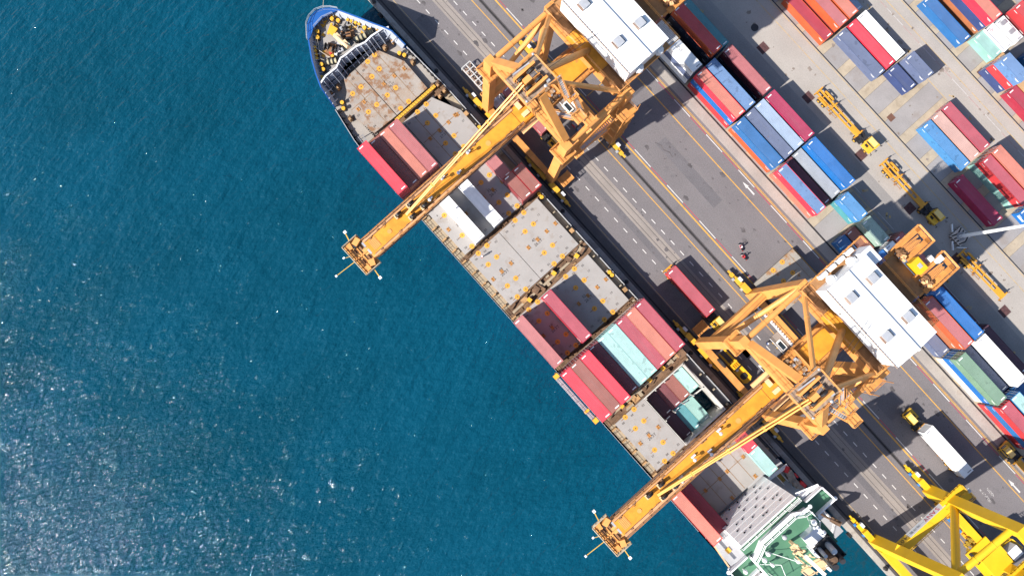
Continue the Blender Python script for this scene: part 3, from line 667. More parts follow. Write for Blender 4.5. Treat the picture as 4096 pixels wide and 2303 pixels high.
m = SM(); m.rail([(x+.5, y, 25.15) for x, y in TOP], 1.1, .06, 1.5); m.rail([(61.0, 15.8, 25.15), (63.2, 15.8, 25.15), (64.2, 14.6, 25.15), (64.2, 13.5, 25.15)], 1.1, .06, 1.2); m.rail([(61.2, 2.7, 25.15), (68, 2.7, 25.15)], 1.1, .06, 1.4); sbuild(m, 'top_railing', WHITE)
m = SM()                                    # port side white enclosed stair trunk and lifeboat platform
m.prism([(60.8, 2.4), (68.0, 2.4), (68.0, 2.75), (60.8, 2.75)], 22.2, 23.4); m.box(64.2, 64.5, -1.6, 2.4, 22.2, 23.3); m.box(64.2, 68, 2.1, 2.4, 21, 23.2); sbuild(m, 'port_screen', WB)
m = SM(); m.box(63.45, 70, -1.8, 2.2, 18.6, 18.85); sbuild(m, 'boat_deck', GREEN)
m = SM()
for (x, y, r_) in ((62.2, 14.8, .55), (62.8, 14.1, .32), (60.9, 5.2, .40), (61.3, 4.0, .42), (62.8, 4.5, .32), (65.3, 8.2, .35), (65.1, 11.9, .62), (61.8, .2, .4), (64.6, 14.9, .4)):
    z = 25.15 if y > 2 else 22.25
    o = SM(); o.tube((x, y, z), (x, y, z+1.1), .10, 6); o.lathe((x, y, z+1.1), [(.05, 0), (r_*.9, .2), (r_, .6), (r_*.85, .95), (r_*.4, 1.15)], 12); sbuild(o, 'radome', WHITE, smooth=False)
for (x, y, z) in ((63.5, 20.9, 22.3), (60.5, -2.2, 22.2), (60.3, 16.2, 25.2), (63.2, 16.4, 24.4)): o = SM(); o.tube((x, y, z), (x-.15, y+.05, z+.7), .18, 10, 0, .38); sbuild(o, 'searchlight', WHITE_D)
o = SM(); o.lathe((61.0, 9.3, 25.15), [(.22, 0), (.22, .9), (.42, .95), (.42, 1.2), (.2, 1.4)], 12); sbuild(o, 'compass_binnacle', STEEL)
m = SM()
for a, b in (((61.3, 14.8, 25.2), (62.3, 13.9, 27.0)), ((62.0, 3.0, 25.2), (63.8, 5.6, 26.8)), ((63.8, 5.6, 26.8), (66.5, 4.6, 26.8)), ((64.0, 3.0, 25.2), (64.2, 3.4, 29)), ((66.0, 3.2, 25.2), (66.2, 3.6, 30)), ((61.4, 5.6, 25.6), (66.4, 9.2, 29.0))):
    m.tube(a, b, .05, 5)
sbuild(m, 'aerial', WHITE)
m = SM(); m.prism([(62.9, 11.5), (65.0, 11.5), (65.0, 14.9), (62.9, 14.9)], 25.15, 27.2, 0); m.box(65.0, 70.0, 11.1, 11.5, 25.15, 27.6); sbuild(m, 'funnel_casing', pm('funnel_white', (.62, .62, .64), .5, .05))
m = SM(); m.box(65.05, 69.6, 11.55, 15.2, 22.3, 27.15); m.box(65.05, 69.6, 15.0, 15.2, 27.15, 27.7); m.box(65.05, 65.25, 11.55, 15.2, 27.15, 27.7); m.box(69.4, 69.6, 11.55, 15.2, 27.15, 27.7); fn = sbuild(m, 'funnel', BLACK)
for (x, y, r_, mm) in ((66.4, 14.0, .55, STEEL), (67.4, 12.9, .8, RUSTD), (66.0, 12.4, .35, STEEL), (68.6, 14.0, .5, DARK), (68.5, 12.4, .6, DARK)):
    o = SM(); o.tube((x, y, 27.0), (x+.7, y-.25, 29.3), r_, 12); p = sbuild(o, 'exhaust_pipe', mm); p.parent = fn
m = SM()                                    # radar mast
m.beam((62.6, 9.6, 25.2), (62.6, 9.6, 31), .5, .5); m.beam((60.9, 8.7, 31), (68.0, 9.9, 31), .5, .3)
for (a, b) in (((61.0, 8.4, 31.2), (62.6, 9.6, 31.2)), ((62.2, 8.2, 31.2), (66.9, 8.9, 31.2)), ((64.8, 7.2, 31.2), (65.8, 11.6, 31.2)), ((66.2, 7.4, 31.2), (67.2, 11.4, 31.2)), ((64.8, 7.2, 31.2), (66.2, 7.4, 31.2)), ((65.8, 11.6, 31.2), (67.2, 11.4, 31.2)), ((63.5, 9.7, 31.2), (65.6, 11.2, 31.2)), ((66.8, 9.7, 31), (66.8, 9.7, 25)), ((65.2, 8.5, 25.2), (65.2, 8.5, 31))):
    m.beam(a, b, .16, .16)
m.prism([(60.6, 8.5), (62.3, 8.5), (62.3, 9.5), (60.6, 9.5)], 30.9, 31.1); m.prism([(64.8, 9.9), (66.9, 9.9), (66.9, 11.4), (65.4, 11.4)], 31.0, 31.1); m.prism([(64.6, 7.4), (66.3, 7.6), (66.3, 8.8), (64.8, 8.8)], 31.0, 31.1)
for i in range(12): m.beam((67.3+.2*i, 9.6, 31-.5*i), (67.3+.2*i, 10.6, 31-.5*i), .09, .09)
for (x, y) in ((61.0, 9.6), (62.4, 9.9), (63.6, 10.2), (61.6, 8.3), (63.0, 8.2), (64.2, 8.0)): m.lathe((x, y, 31.2), [(.1, 0), (.22, .2), (.22, .5), (.1, .6)], 8)
sbuild(m, 'radar_mast', CREAM)
m = SM(); m.beam((62.4, 9.3, 33), (66.9, 9.6, 33), .55, .5); m.tube((64.6, 9.5, 31.2), (64.6, 9.5, 32.8), .2, 8); sbuild(m, 'radar_scanner', WHITE)
m = SM()                                    # deck stairs beside the house
for y0, z in ((.15, 0), (17.95, 0)):
    m.box(60.2, 62.3, y0, y0+.8, 4.4, 4.6)
    for i in range(6): m.box(60.25+.34*i, 60.42+.34*i, y0, y0+.8, 4.6, 4.8)
sbuild(m, 'deck_stair', pm('stair_mustard', (.33, .22, .04), .6, .2))
m = SM()
for y0 in (.0, 17.8):
    for y in (y0, y0+1.1): m.rail([(60.0, y, 4.2), (62.6, y, 4.2)], 1.0, .06, 1.2)
m.beam((59.5, 16.2, 5.4), (60.0, 20.9, 5.4), .75, .2); m.beam((59.9, -1.2, 5.2), (59.6, 2.4, 5.2), .5, .2)
ssep(m, 'deck_walkway', WHITE_D)
m = SM(); m.box(64.65, 65.65, .05, 1.0, 3.83, 4.1); sbuild(m, 'deck_hatch', YEL)
m = SM(); m.beam((61.5, -.9, 5.0), (67.0, -1.6, 5.6), .3, .3); m.beam((60.6, -.9, 4.2), (60.6, -.9, 5.4), .5, .5); m.cbox((61.2, -.4, 4.6), (1.6, .7, 1.2)); m.tube((59.9, -.5, 4), (59.9, -.5, 5.2), .5, 10); sbuild(m, 'provision_crane', pm('crane_peach', (.55, .33, .18), .6, .15))
m = SM()
for i in range(7): m.cbox((61.6+.55*i, 19.9-.05*i+random.uniform(-.2, .2), 4.8+random.uniform(0, .3)), (1.2, 1.4-.1*i, 1.2), 0, random.uniform(-.4, .4))
sbuild(m, 'tarpaulin_pile', pm('tarpaulin_brown', (.24, .20, .17), .85, .3, 1.0))
m = SM(); m.cbox((60.5, 20.2, 5.3), (.8, 1.3, .9), 0, .5); m.cbox((65.0, 20.7, 5.0), (1.4, .7, .7), 0, .1); m.cbox((62.8, 20.85, 5.0), (1.0, .4, .6)); sbuild(m, 'red_raft_case', RED)
m = SM(); m.cbox((59.6, 18.8, 4.6), (.6, .8, .8)); m.cbox((59.3, 1.1, 4.5), (.5, .5, .7)); sbuild(m, 'yellow_locker', YEL)
m = SM(); m.rail([(70, 20.3, 3.85), (75.2, 20.1, 3.85), (77.6, 16.3, 3.85)], 1.1, .05, 1.3); m.beam((70.5, 17.2, 4.5), (77.4, 17.2, 4.4), .25, .9); sbuild(m, 'stern_railing', WHITE)
m = SM(); m.tube((71.0, 19.0, 5.0), (75.0, 20.6, 7.0), .22, 8); m.cbox((74.8, 20.5, 5.4), (1.3, 1.0, 2.4), 0, .4); sbuild(m, 'stern_crane', RUSTD)
LB = thing('lifeboat', 'orange enclosed lifeboat in white davits beside the ship\'s green port bridge deck', 'lifeboat', (67.0, 0.6, 18.9))
a = MB(); prof = [(0.05, -2.6), (0.8, -2.2), (1.05, -1.0), (1.1, 0.4), (1.0, 1.6), (.55, 2.5), (.05, 2.9)]
k = len(a.v)
for r_, x in prof:
    for i in range(12): t = 2*math.pi*i/12; a.v.append((x, r_*math.cos(t), 1.1+r_*1.0*math.sin(t)))
for j in range(len(prof)-1):
    for i in range(12): i2 = (i+1) % 12; a.face([k+j*12+i, k+(j+1)*12+i, k+(j+1)*12+i2, k+j*12+i2])
LBO = pm('lifeboat_orange', (.70, .10, .03), .4, .05); a.build('hull', LBO, LB, True)
a = MB(); a.cbox((-.4, 0, 2.2), (1.3, 1.0, .5)); a.build('canopy', LBO, LB)
a = MB(); a.beam((-2.3, -1.5, 0), (-2.0, .2, 2.6), .25, .3); a.beam((2.2, -1.5, 0), (2.0, .2, 2.6), .25, .3); a.beam((-2.8, 1.3, .4), (2.8, 1.3, .4), .3, .3); a.build('davit', WHITE, LB)

# ---- hatch covers, each lying on its coaming
def hatch(label, pts, ztop, mat, discs=(), socks=(), words=(), lines=(), z0=None, group='steel hatch covers on the ship'):
    cx = sum(p[0] for p in pts)/len(pts); cy = sum(p[1] for p in pts)/len(pts); base = ztop-.55 if z0 is None else z0
    r = thing('hatch_cover', label, 'hatch cover', (cx, cy, base), 0, group); h = ztop-base
    a = MB(); a.prism([(x-cx, y-cy) for x, y in pts], 0.0, h); a.build('panel', mat, r)
    for (x, y) in discs:
        a = MB(); a.lathe((x-cx, y-cy, h), [(.54, .004), (.54, .02), (.16, .025)], 16); o = a.build('lashing_socket', pm('socket_yellow', (.56, .27, .035), .6, .12, 2, rust=.35, rcol=(.25, .11, .03), rscale=3), r)
        a = MB(); a.cbox((x-cx, y-cy, h+.05), (.26, .22, .06)); d = 1 if (y-cy) > 0 else -1; a.cbox((x-cx, y-cy+d*.75, h+.03), (.12, .7, .05)); a.build('lashing_eye', BROWN, o)
    if socks:
        for (x, y) in socks:
            a = MB()
            for i in (-.25, .25):
                for j in (-.2, .2): a.cbox((x-cx+i, y-cy+j, h+.06), (.32, .24, .12))
            a.box(x-cx-.4, x-cx+.4, y-cy-.3, y-cy+.3, h, h+.02); a.build('stacking_cone', pm('cone_rust', (.36, .17, .05), .7, .3, 3, rust=.5), r)
    if lines:
        a = MB()
        for (x0, y0, x1, y1) in lines: a.beam((x0-cx, y0-cy, h+.008), (x1-cx, y1-cy, h+.008), .13, .016)
        a.build('weld_seam', pm('seam_rust', (.22, .14, .08), .8, .25, 2), r)
    for (x, y, s_, b) in words: text('cover_lettering', b, s_, LETTER_K, (x-cx, y-cy, h+.012), (0, 1, 0), (-1, 0, 0), r)
    return r
def std(xa, xb, side):
    w_ = (xb-xa); xs = (xa+3.4, xb-3.4)
    ys = (15.4, 13.1) if side > 0 else (5.3, 3.0)
    discs = [(x, y) for x in xs for y in ys] + [(xa+.35, ys[0]+.1), (xa+.35, ys[1]), (xb-.4, ys[0]), (xb-.4, ys[1])]
    socks = [((xa+xb)/2, y) for y in ((18.8, 16.4, 13.9, 11.4) if side > 0 else (1.7, 4.1, 6.6))]
    return discs, socks
def edge_no(xa, xb, side):
    l = (('00', 10.3), ('01', 12.2), ('03', 14.7), ('05', 17.2)) if side > 0 else (('02', 7.3), ('04', 4.3), ('06', 1.9))
    return [(xa+1.0, y, .62, b) for b, y in l] + [(xb-1.0, y, .62, b) for b, y in l]
hatch('large six sided rust stained hatch cover just behind the bow, quay side half', [(-58.8, 9.55), (-58.9, 15.1), (-58.4, 15.7), (-53.3, 18.1), (-46.0, 17.9), (-46.0, 9.55)], 5.0, HATCHR,
      [(-55.6, 13.2), (-55.4, 11.0), (-50.4, 13.1), (-50.4, 10.8), (-58.4, 14.4), (-58.3, 12.4), (-46.5, 13.2), (-46.5, 11.0)], [(-52.4, 14.5), (-52.6, 11.8), (-52.2, 17)], [(-57.5, 10.6, .62, '00'), (-57.5, 14.9, .62, '01'), (-47.4, 10.3, .62, '00'), (-52.0, 12.9, .62, '1S'), (-51.4, 12.9, .62, '26.5T')], [(-58, 12.2, -46.2, 12.2), (-58, 14.9, -46.2, 14.9), (-53, 9.8, -53, 18)])
hatch('large rust stained hatch cover just behind the bow, seaward half', [(-58.8, 9.4), (-58.9, 6.4), (-55.8, 4.7), (-51.2, 2.8), (-46.3, 3.6), (-46.0, 9.4)], 5.0, HATCHR,
      [(-55.3, 7.9), (-55.4, 5.7), (-50.4, 7.9), (-50.4, 5.6)], [(-52.5, 6.3), (-52.2, 4.4)], [(-57.6, 7.8, .62, '02'), (-47.4, 7.6, .62, '02'), (-47.3, 4.6, .62, '04'), (-55.0, 4.9, .62, '01'), (-51.2, 3.6, .62, '03')], [(-58, 6.9, -46.2, 6.9), (-53, 3.2, -53, 9.2)])
D, S_ = std(-44, -31.6, 1)
hatch('tapered cream hatch cover with a clipped corner beside the pair of pink red containers', [(-44.0, 9.55), (-44.0, 17.3), (-38.0, 20.0), (-31.6, 20.0), (-31.6, 9.55)], 5.0, HATCH, D, S_+[(-38, 18.4)], edge_no(-44, -31.6, 1)[:3]+[(-37.4, 14.0, .8, '2S'), (-36.5, 14.0, .8, '27.5T'), (-36, 18.9, .6, '07')], [(-43.5, 12.0, -31.8, 12.0), (-43.5, 14.6, -31.8, 14.6), (-38, 9.8, -38, 19.6)])
hatch('cream hatch cover under the pink red container pair, seaward half', [(-44.0, 9.4), (-44.0, 1.4), (-38.0, .8), (-31.6, .8), (-31.6, 9.4)], 5.0, HATCH)
NUM = [(-27.5, -15.2, '3', HATCH), (-14.0, -1.35, '4', HATCH), (1.45, 13.95, '5', HATCH), (15.15, 27.45, '6', HATCH)]
LB_ = {('3', 1): 'cream hatch cover in the white container bay, half carrying short red containers',
       ('3', -1): 'cream hatch cover carrying the outer of two white containers beside the sea rail',
       ('4', 1): 'clean bare cream hatch cover on the quay side, next to the short red containers',
       ('4', -1): 'bare cream hatch cover on the seaward side where a worker in red stands',
       ('5', 1): 'half shaded cream hatch cover on the quay side, between two container bays',
       ('5', -1): 'cream hatch cover between the dusty pink container and the single mid deck red container',
       ('6', 1): 'hatch cover hidden under the pale teal and pink container row, quay side',
       ('6', -1): 'hatch cover hidden under the bright red container row, seaward side'}
for (xa, xb, nm, mt) in NUM:
    for side in (1, -1):
        D, S_ = std(xa, xb, side); y0, y1 = (9.05, 19.5) if side > 0 else (.8, 8.95)
        wds = edge_no(xa, xb, side)+[((xa+xb)/2-.4, 13.2 if side > 0 else 4.2, .85, nm+('S' if side > 0 else 'P')), ((xa+xb)/2+.6, 13.6 if side > 0 else 4.4, .85, '26.5T' if side > 0 else '20.3T'),
               ((xa+xb)/2-3.6, 17.4 if side > 0 else 1.9, .6, str(int(nm)*4-3)), ((xa+xb)/2+2.8, 17.8 if side > 0 else 1.8, .6, str(int(nm)*4-1))]
        if nm == '6': D, S_, wds = [], [], []
        hatch(LB_[(nm, side)], [(xa, y0), (xb, y0), (xb, y1), (xa, y1)], 5.0, mt, D, S_, wds)
D, S_ = std(30.7, 43.3, -1)
hatch('rust stained cream hatch cover on the seaward side beside the open hold', [(30.7, .5), (43.3, .5), (43.3, 8.35), (30.7, 8.35)], 5.0, HATCHR if 0 else HATCH, D, S_, edge_no(30.7, 43.3, -1)+[(36.6, 4.2, .85, '7P'), (37.6, 4.4, .85, '20.3T'), (33.6, 1.9, .6, '25'), (40.6, 1.9, .6, '27')])
hatch('pale hatch cover with a grid of rusty seams before the white ship house', [(47.6, .7), (58.0, .7), (58.0, 20.1), (47.6, 20.1)], 5.0, HATCH, [], [(52.9, 11.0), (53.0, 8.9), (52.8, 5.2), (52.9, 15.4), (57.4, 14.6), (57.5, 8.2), (52.6, 18.9)], [],
      [(47.8, y, 57.8, y) for y in (3.9, 6.4, 8.9, 11.4, 13.9, 18.6)]+[(52.9, .9, 52.9, 19.9)])
hatch('lifted off hatch cover lying on the quay road behind the lower crane', [(29.2, 41.6), (37.9, 41.6), (37.9, 52.6), (29.2, 52.6)], 1.4, pm('hatch_cover_weathered', (.27, .245, .21), .8, .15, .4, grain=.1, rust=.7, rcol=(.25, .135, .06), rscale=.4),
      [(29.8, 49.1), (29.8, 46.5), (32.9, 49.2), (32.9, 46.6), (36.6, 49.2), (36.6, 46.6)], [], [], [(29.5, 51.2, 37.6, 51.2)], z0=0.35, group=None)

# ================================================================ CONTAINERS
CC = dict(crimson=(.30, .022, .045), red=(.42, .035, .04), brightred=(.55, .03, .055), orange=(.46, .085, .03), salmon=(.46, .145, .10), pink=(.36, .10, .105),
          dustypink=(.37, .12, .12), rose=(.35, .06, .085), maroon=(.15, .035, .045), darkred=(.22, .03, .035), brown=(.25, .082, .065), blue=(.02, .115, .30), brightblue=(.008, .115, .36),
          skyblue=(.05, .19, .40), lightblue=(.10, .19, .36), paleblue=(.26, .34, .46), slate=(.10, .125, .21), navy=(.035, .055, .15), darknavy=(.022, .03, .06),
          teal=(.06, .24, .27), mint=(.22, .40, .36), aqua=(.27, .45, .43), green=(.14, .24, .165), palegreen=(.26, .36, .31), white=(.72, .72, .71), greywhite=(.55, .56, .57),
          grey=(.28, .30, .33), cream=(.66, .58, .46), rust=(.33, .12, .055), tan=(.44, .25, .10), magenta=(.31, .022, .07), palepink=(.44, .26, .22), black=(.02, .018, .03), purple=(.075, .022, .04))
CWORD = dict(brightred='bright red', dustypink='dusty pink', darkred='dark red', brightblue='bright blue', skyblue='sky blue', lightblue='light blue', paleblue='pale blue', darknavy='dark navy',
             palegreen='pale green', greywhite='grey white', palepink='pale pink', purple='dark purple', rust='rust brown', aqua='pale aqua', mint='mint green')
RUSTY = {'lightblue': .35, 'skyblue': .25, 'salmon': .22, 'greywhite': .3, 'green': .2, 'brown': .22, 'teal': .2, 'palegreen': .25, 'paleblue': .2, 'slate': .3, 'pink': .08, 'white': .06, 'mint': .2, 'blue': .15, 'grey': .45, 'rust': .3}
def cmat(c, fade_sheen=False):
    col = CC[c]
    g = .2126*col[0]+.7152*col[1]+.0722*col[2]
    if fade_sheen: col = tuple(v*.86+(.35*g+.06)*.30 for v in col)          # weather-bleached roof paint, with sky reflection put into the colour
    return pm('container_%s%s' % (c, '_roof' if fade_sheen else ''), col, .55, .09, .35, rust=RUSTY.get(c, .1), rcol=(.17, .085, .05), rscale=.5,
              streak=(.12, 2.2, .5, .30 if fade_sheen else .18, tuple(min(1, v*.6+.07) for v in col)), spec=.35, grain=.05, gscale=7,
              blot=(.7, .60, .05, .55, tuple(v*.55 for v in col)) if c in ('lightblue', 'skyblue', 'slate', 'green', 'palegreen', 'greywhite', 'aqua') else None)
FRAME_D = pm('container_frame_dark', (.10, .055, .05), .6, .2, 1.0, rust=.4)
CMESH = {}
def cmeshes(L, smooth, hc):
    key = (L, smooth, hc)
    if key in CMESH: return CMESH[key]
    H = 2.896 if hc else 2.591; W = 2.438; x0, x1 = -L/2, L/2; d = 0 if smooth else .036
    n = max(4, int(L/.285)); body = MB(); roof = MB()
    xs = []
    for i in range(n+1):
        x = x0+.12+(L-.24)*i/n; xs += [(x, 0), (x+.07, d), (x+.14, d), (x+.21, 0)] if i < n else [(x, 0)]
    for sgn in (-1, 1):                      # corrugated long walls
        k = len(body.v); y = sgn*(W/2-.02)
        for x, dd in xs: body.v += [(x, y-sgn*dd, .12), (x, y-sgn*dd, H-.08)]
        for i in range(len(xs)-1):
            q = [k+2*i, k+2*i+2, k+2*i+3, k+2*i+1]; body.face(q if sgn < 0 else q[::-1])
    k = len(roof.v)                          # corrugated roof
    for x, dd in xs: roof.v += [(x, -W/2+.05, H-.02-dd*.8), (x, W/2-.05, H-.02-dd*.8)]
    for i in range(len(xs)-1): roof.face([k+2*i, k+2*i+2, k+2*i+3, k+2*i+1])
    ew = MB(); ys = []                       # front wall
    for i in range(8): y = -W/2+.1+(W-.2)*i/8; ys += [(y, 0), (y+.09, d), (y+.2, d)]
    ys.append((W/2-.1, 0)); k = len(body.v)
    for y, dd in ys: body.v += [(x1-.03-dd, y, .12), (x1-.03-dd, y, H-.08)]
    for i in range(len(ys)-1): body.face([k+2*i, k+2*i+2, k+2*i+3, k+2*i+1])
    body.box(x0+.05, x1-.05, -W/2+.06, W/2-.06, .10, .16)
    fr = MB()
    for x in (x0, x1-.14):
        for y in (-W/2, W/2-.14): fr.box(x, x+.14, y, y+.14, .118, H-.118)
        for z in (0, H-.118):
            for y in (-W/2, W/2-.16): fr.box(x if x < 0 else x-.04, (x if x < 0 else x-.04)+.18, y, y+.16, z, z+.118)
        fr.box(x, x+.12, -W/2+.16, W/2-.16, H-.11, H-.005); fr.box(x, x+.12, -W/2+.16, W/2-.16, .01, .14)
    for y in (-W/2, W/2-.08): fr.box(x0+.18, x1-.18, y, y+.08, H-.09, H-.004); fr.box(x0+.18, x1-.18, y, y+.08, .01, .14)
    door = MB()
    for y in (-.59, .59): door.box(x0+.04, x0+.09, y-.57, y+.57, .15, H-.12)
    rods = MB()
    for y in (-.95, -.42, .42, .95): rods.tube((x0+.02, y, .12), (x0+.02, y, H-.12), .028, 5); rods.cbox((x0+.02, y, 1.2), (.05, .22, .06))
    mk = MB(); z = H+.004
    for x in (x0+.42, x1-.42): mk.cbox((x, -.45 if x < 0 else .45, z-.012), (.20, .95, .016))
    yy = -W/2-.004
    for x in (x1-1.6,): mk.cbox((x+.7, yy, H-.55), (1.1, .01, .10)); mk.cbox((x+.8, yy, H-.80), (.8, .01, .08)); mk.cbox((x0+.9, yy, H-.5), (.9, .01, .10))
    ms = []
    for mbx in [body, roof, fr, door, rods]+pieces(mk):
        me = bpy.data.meshes.new('container_mesh'); me.from_pydata(mbx.v, [], mbx.f); me.materials.append(WHITE); me.update(); ms.append(me)
    CMESH[key] = (ms, H); return CMESH[key]
def part(name, me, mat, parent):
    o = bpy.data.objects.new(name, me); COL.objects.link(o); o.parent = parent
    o.material_slots[0].link = 'OBJECT'; o.material_slots[0].material = mat; return o
def container(x, y, z, size, c, label, group, roof=None, flip=False, hc=False):
    L = 12.19 if size == 40 else 6.06; smooth = c in ('white', 'cream') or c == 'greywhite'
    ms, H = cmeshes(L, smooth, hc); rr_ = random.Random(int(x*31+y*17+z*7))
    r = thing('shipping_container', label, 'container', (x+rr_.uniform(-.05, .05), y+rr_.uniform(-.03, .03), z), math.pi if flip else 0.0, group)
    mt = cmat(c); rf = cmat(roof or c, True)
    part('side_wall', ms[0], mt, r); part('roof', ms[1], rf, r); part('frame', ms[2], mt, r)
    d = part('door', ms[3], mt, r); part('lock_rod', ms[4], STEEL if c not in ('white',) else GREYP, d); [part('marking', q, LETTER_W if c not in ('white', 'cream', 'greywhite') else GREYP, r) for q in ms[5:]]
    return r, H
COUNT = [0]
def stack(x, y, z, size, cols, place, group, hc=()):
    n = len(cols); out = []
    for i, c in enumerate(cols):
        roof = None
        if isinstance(c, tuple): c, roof = c
        cw = CWORD.get(c, c); sz = 'short ' if size == 20 else ''
        if n == 1: lab = '%s %scontainer %s' % (cw, sz, place)
        else:
            t = {2: ('lower', 'upper'), 3: ('bottom', 'middle', 'top')}[n][i]
            lab = '%s %s %scontainer %s' % (t, cw, sz, place)
        r, H = container(x, y, z, size, c, lab, group, roof, hc=i in hc); z += H; out.append(r); COUNT[0] += 1
    return out, z
GA = 'containers in the front yard block'; GC = 'containers in the middle yard block'; GD = 'containers in the rear yard block'; GS = 'containers on the ship'
A1, A2, A3, A4 = 61.0, 63.75, 66.5, 69.25
stack(-30.5, A2, 0, 40, ['maroon', 'pink'], 'glimpsed behind the upper crane house', GA)
stack(-30.5, A3, 0, 40, ['darknavy', 'black'], 'in shadow below the upper crane tail', GA)
stack(-30.5, A4, 0, 40, ['rose'], 'under the railings of the upper crane tail', GA)
a0, zt = stack(-17.7, A1, 0, 40, ['white', 'slate', 'white'], 'close beside the upper crane house', GA)
r = a0[2]; text('roof_lettering', 'LINE', 1.0, GREYP, (0.4, -.1, 2.62), (1, 0, 0), (0, 1, 0), r)
b0, zt = stack(-17.7, A3, 0, 40, ['black', 'darknavy', ('orange', 'red')], 'behind the white one by the upper crane', GA)  # top box is red; its orange wall colour stands for the sunlit side
for k_, ch in enumerate('CO CO'):
    if ch != ' ': text('side_lettering', ch, 1.3, GREYP, (-2.5+1.7*k_, -1.23, 1.3), (1, 0, 0), (0, 0, 1), b0[1])
stack(-17.7, A4, 0, 40, ['blue', 'teal'], 'seen as a thin strip behind the orange red top', GA)
stack(-4.85, A1, 0, 40, ['red', 'brightblue', ('brightred', 'salmon')], 'by the roadside, red over blue over red', GA)
stack(-4.85, A2, 0, 40, ['slate', 'navy', 'lightblue'], 'next to the salmon roofed one', GA)
c1_, zt = stack(-4.85, A4, 0, 40, ['darknavy', ('maroon', 'pink')], 'across a dark gap from the light blue roof', GA, hc=(1,))
stack(7.9, A1, 0, 40, ['orange', 'blue'], 'by the roadside, blue on orange', GA, hc=(1,))
stack(7.9, A2, 0, 40, ['navy', 'slate'], 'with dark blotches behind the blue on orange one', GA, hc=(1,))
stack(7.9, A3, 0, 40, ['blue', 'paleblue'], 'beside the long crimson one', GA, hc=(1,))
stack(7.9, A4, 0, 40, ['maroon', 'magenta'], 'next to the yard road, scratched crimson on top', GA, hc=(0, 1))
stack(20.75, A1, 0, 40, ['salmon', ('brightred', 'lightblue')], 'by the roadside with a rust patched blue roof', GA)
stack(20.75, A2, 0, 40, ['maroon'], 'sunk behind the rust patched blue roof', GA)
stack(20.75, A3, 0, 40, ['grey'], 'with stained roof next to the vivid blue stack', GA)
stack(20.75, A4, 0, 40, ['brightblue', 'brightblue'], 'vivid blue beside the grey stained roof', GA)
stack(30.45, A3, 0, 20, ['teal', 'skyblue'], 'alone past the vivid blue stack', GA)
stack(37.1, A3, 0, 20, ['green', 'palegreen'], 'with a green flank above the lower crane house', GA)
stack(37.1, A2, 0, 20, ['brown'], 'between the blue short one and the pale green roof', GA)
stack(37.1, A1, 0, 20, ['blue'], 'with worn roof beside the lower crane house railing', GA)
stack(47.0, A1, 0, 40, ['brown', 'pink'], 'half hidden under the lower crane house', GA)
stack(47.0, A2, 0, 40, ['navy', 'brightblue'], 'peeking out below the lower crane tail', GA)
stack(47.0, A3, 0, 40, ['grey', 'white'], 'under the lower crane tail', GA)
stack(47.0, A4, 0, 40, ['maroon', ('brown', 'pink')], 'both ends showing past the lower crane tail', GA)
stack(59.85, A1, 0, 40, ['slate'], 'by the lower corner of the lower crane house', GA)
stack(59.85, A2, 0, 40, ['darkred', 'rust', ('orange', 'pink')], 'beside the lower crane house roof', GA)  # top box is maroon; sunlight on its side is painted as orange walls
stack(59.85, A3, 0, 40, ['navy', 'blue', 'brightblue'], 'beside the yard road below the crane tail', GA)
stack(59.85, A4, 0, 40, ['purple'], 'low beside the tall blue stack', GA)
g_, zt = stack(72.4, A1, 0, 40, ['cream', 'brightblue', 'green'], 'in the cream, blue and green stack by the roadside', GA)
stack(72.4, A2, 0, 40, ['navy', 'slate'], 'in the gap behind the green roof', GA)
stack(72.4, A3, 0, 40, ['grey', 'greywhite', 'white'], 'in the tall white stack behind the green roof', GA)
stack(72.4, A4, 0, 40, ['maroon', 'purple'], 'next to the yard road behind the white boxes', GA)
stack(85.3, A1, 0, 40, ['red', 'blue', ('red', 'rose')], 'in the red, blue, red stack cut by the photo edge', GA)
stack(85.3, A2, 0, 40, ['blue', 'navy', ('blue', 'aqua')], 'with pale roof, cut off by the photo edge', GA)
stack(85.3, A3, 0, 40, ['navy', 'blue'], 'in shade behind the cut off pale roof', GA)
stack(85.3, A4, 0, 40, ['tan'], 'whose small corner shows past the tall white stack', GA)
B1, B2, B3, B4 = 87.8, 90.65, 93.5, 96.3
stack(-4.6, B1, 0, 40, [('orange', 'crimson')], 'in the middle block, sunlit orange flank along the yard road', GC)  # crimson box, sun on the flank put into the wall colour
stack(-4.6, B2, 0, 40, ['darkred', ('orange', 'pink')], 'in the middle block with orange flank and pink roof', GC)
stack(-4.6, B3, 0, 40, ['maroon', ('orange', 'salmon')], 'between the pink roof and a pale blue one at top', GC)
stack(-4.6, B4, 0, 40, ['paleblue'], 'mostly out of frame at the top edge', GC)
stack(-17.6, B1, 0, 40, ['maroon'], 'beyond the top edge of the middle block', GC)
stack(8.4, B2, 0, 40, ['slate'], 'with a splashed dark blotch on its roof', GC)
stack(8.4, B3, 0, 40, ['brightred'], 'in the middle block between slate and white ones', GC)
stack(8.4, B4, 0, 40, ['white'], 'in the middle block beside the rear road', GC)
stack(18.0, B3, 0, 20, ['navy'], 'single blue half length in the middle block', GC)
stack(18.2, B4, 0, 20, ['darknavy', 'slate'], 'with sky blue label beside the rear road', GC)
stack(34.45, B2, 0, 40, ['skyblue'], 'with pale scuffed roof in the middle block', GC)
stack(34.45, B3, 0, 40, ['palepink'], 'with flesh coloured roof in the middle block', GC)
stack(34.45, B4, 0, 40, ['rose'], 'beside the flesh coloured roof along the rear road', GC)
stack(47.3, B1, 0, 40, ['magenta'], 'standing alone in front beside the white lamp mast', GC)
stack(47.4, B3, 0, 40, ['mint', ('red', 'rose')], 'with vivid red flank over a mint one', GC)
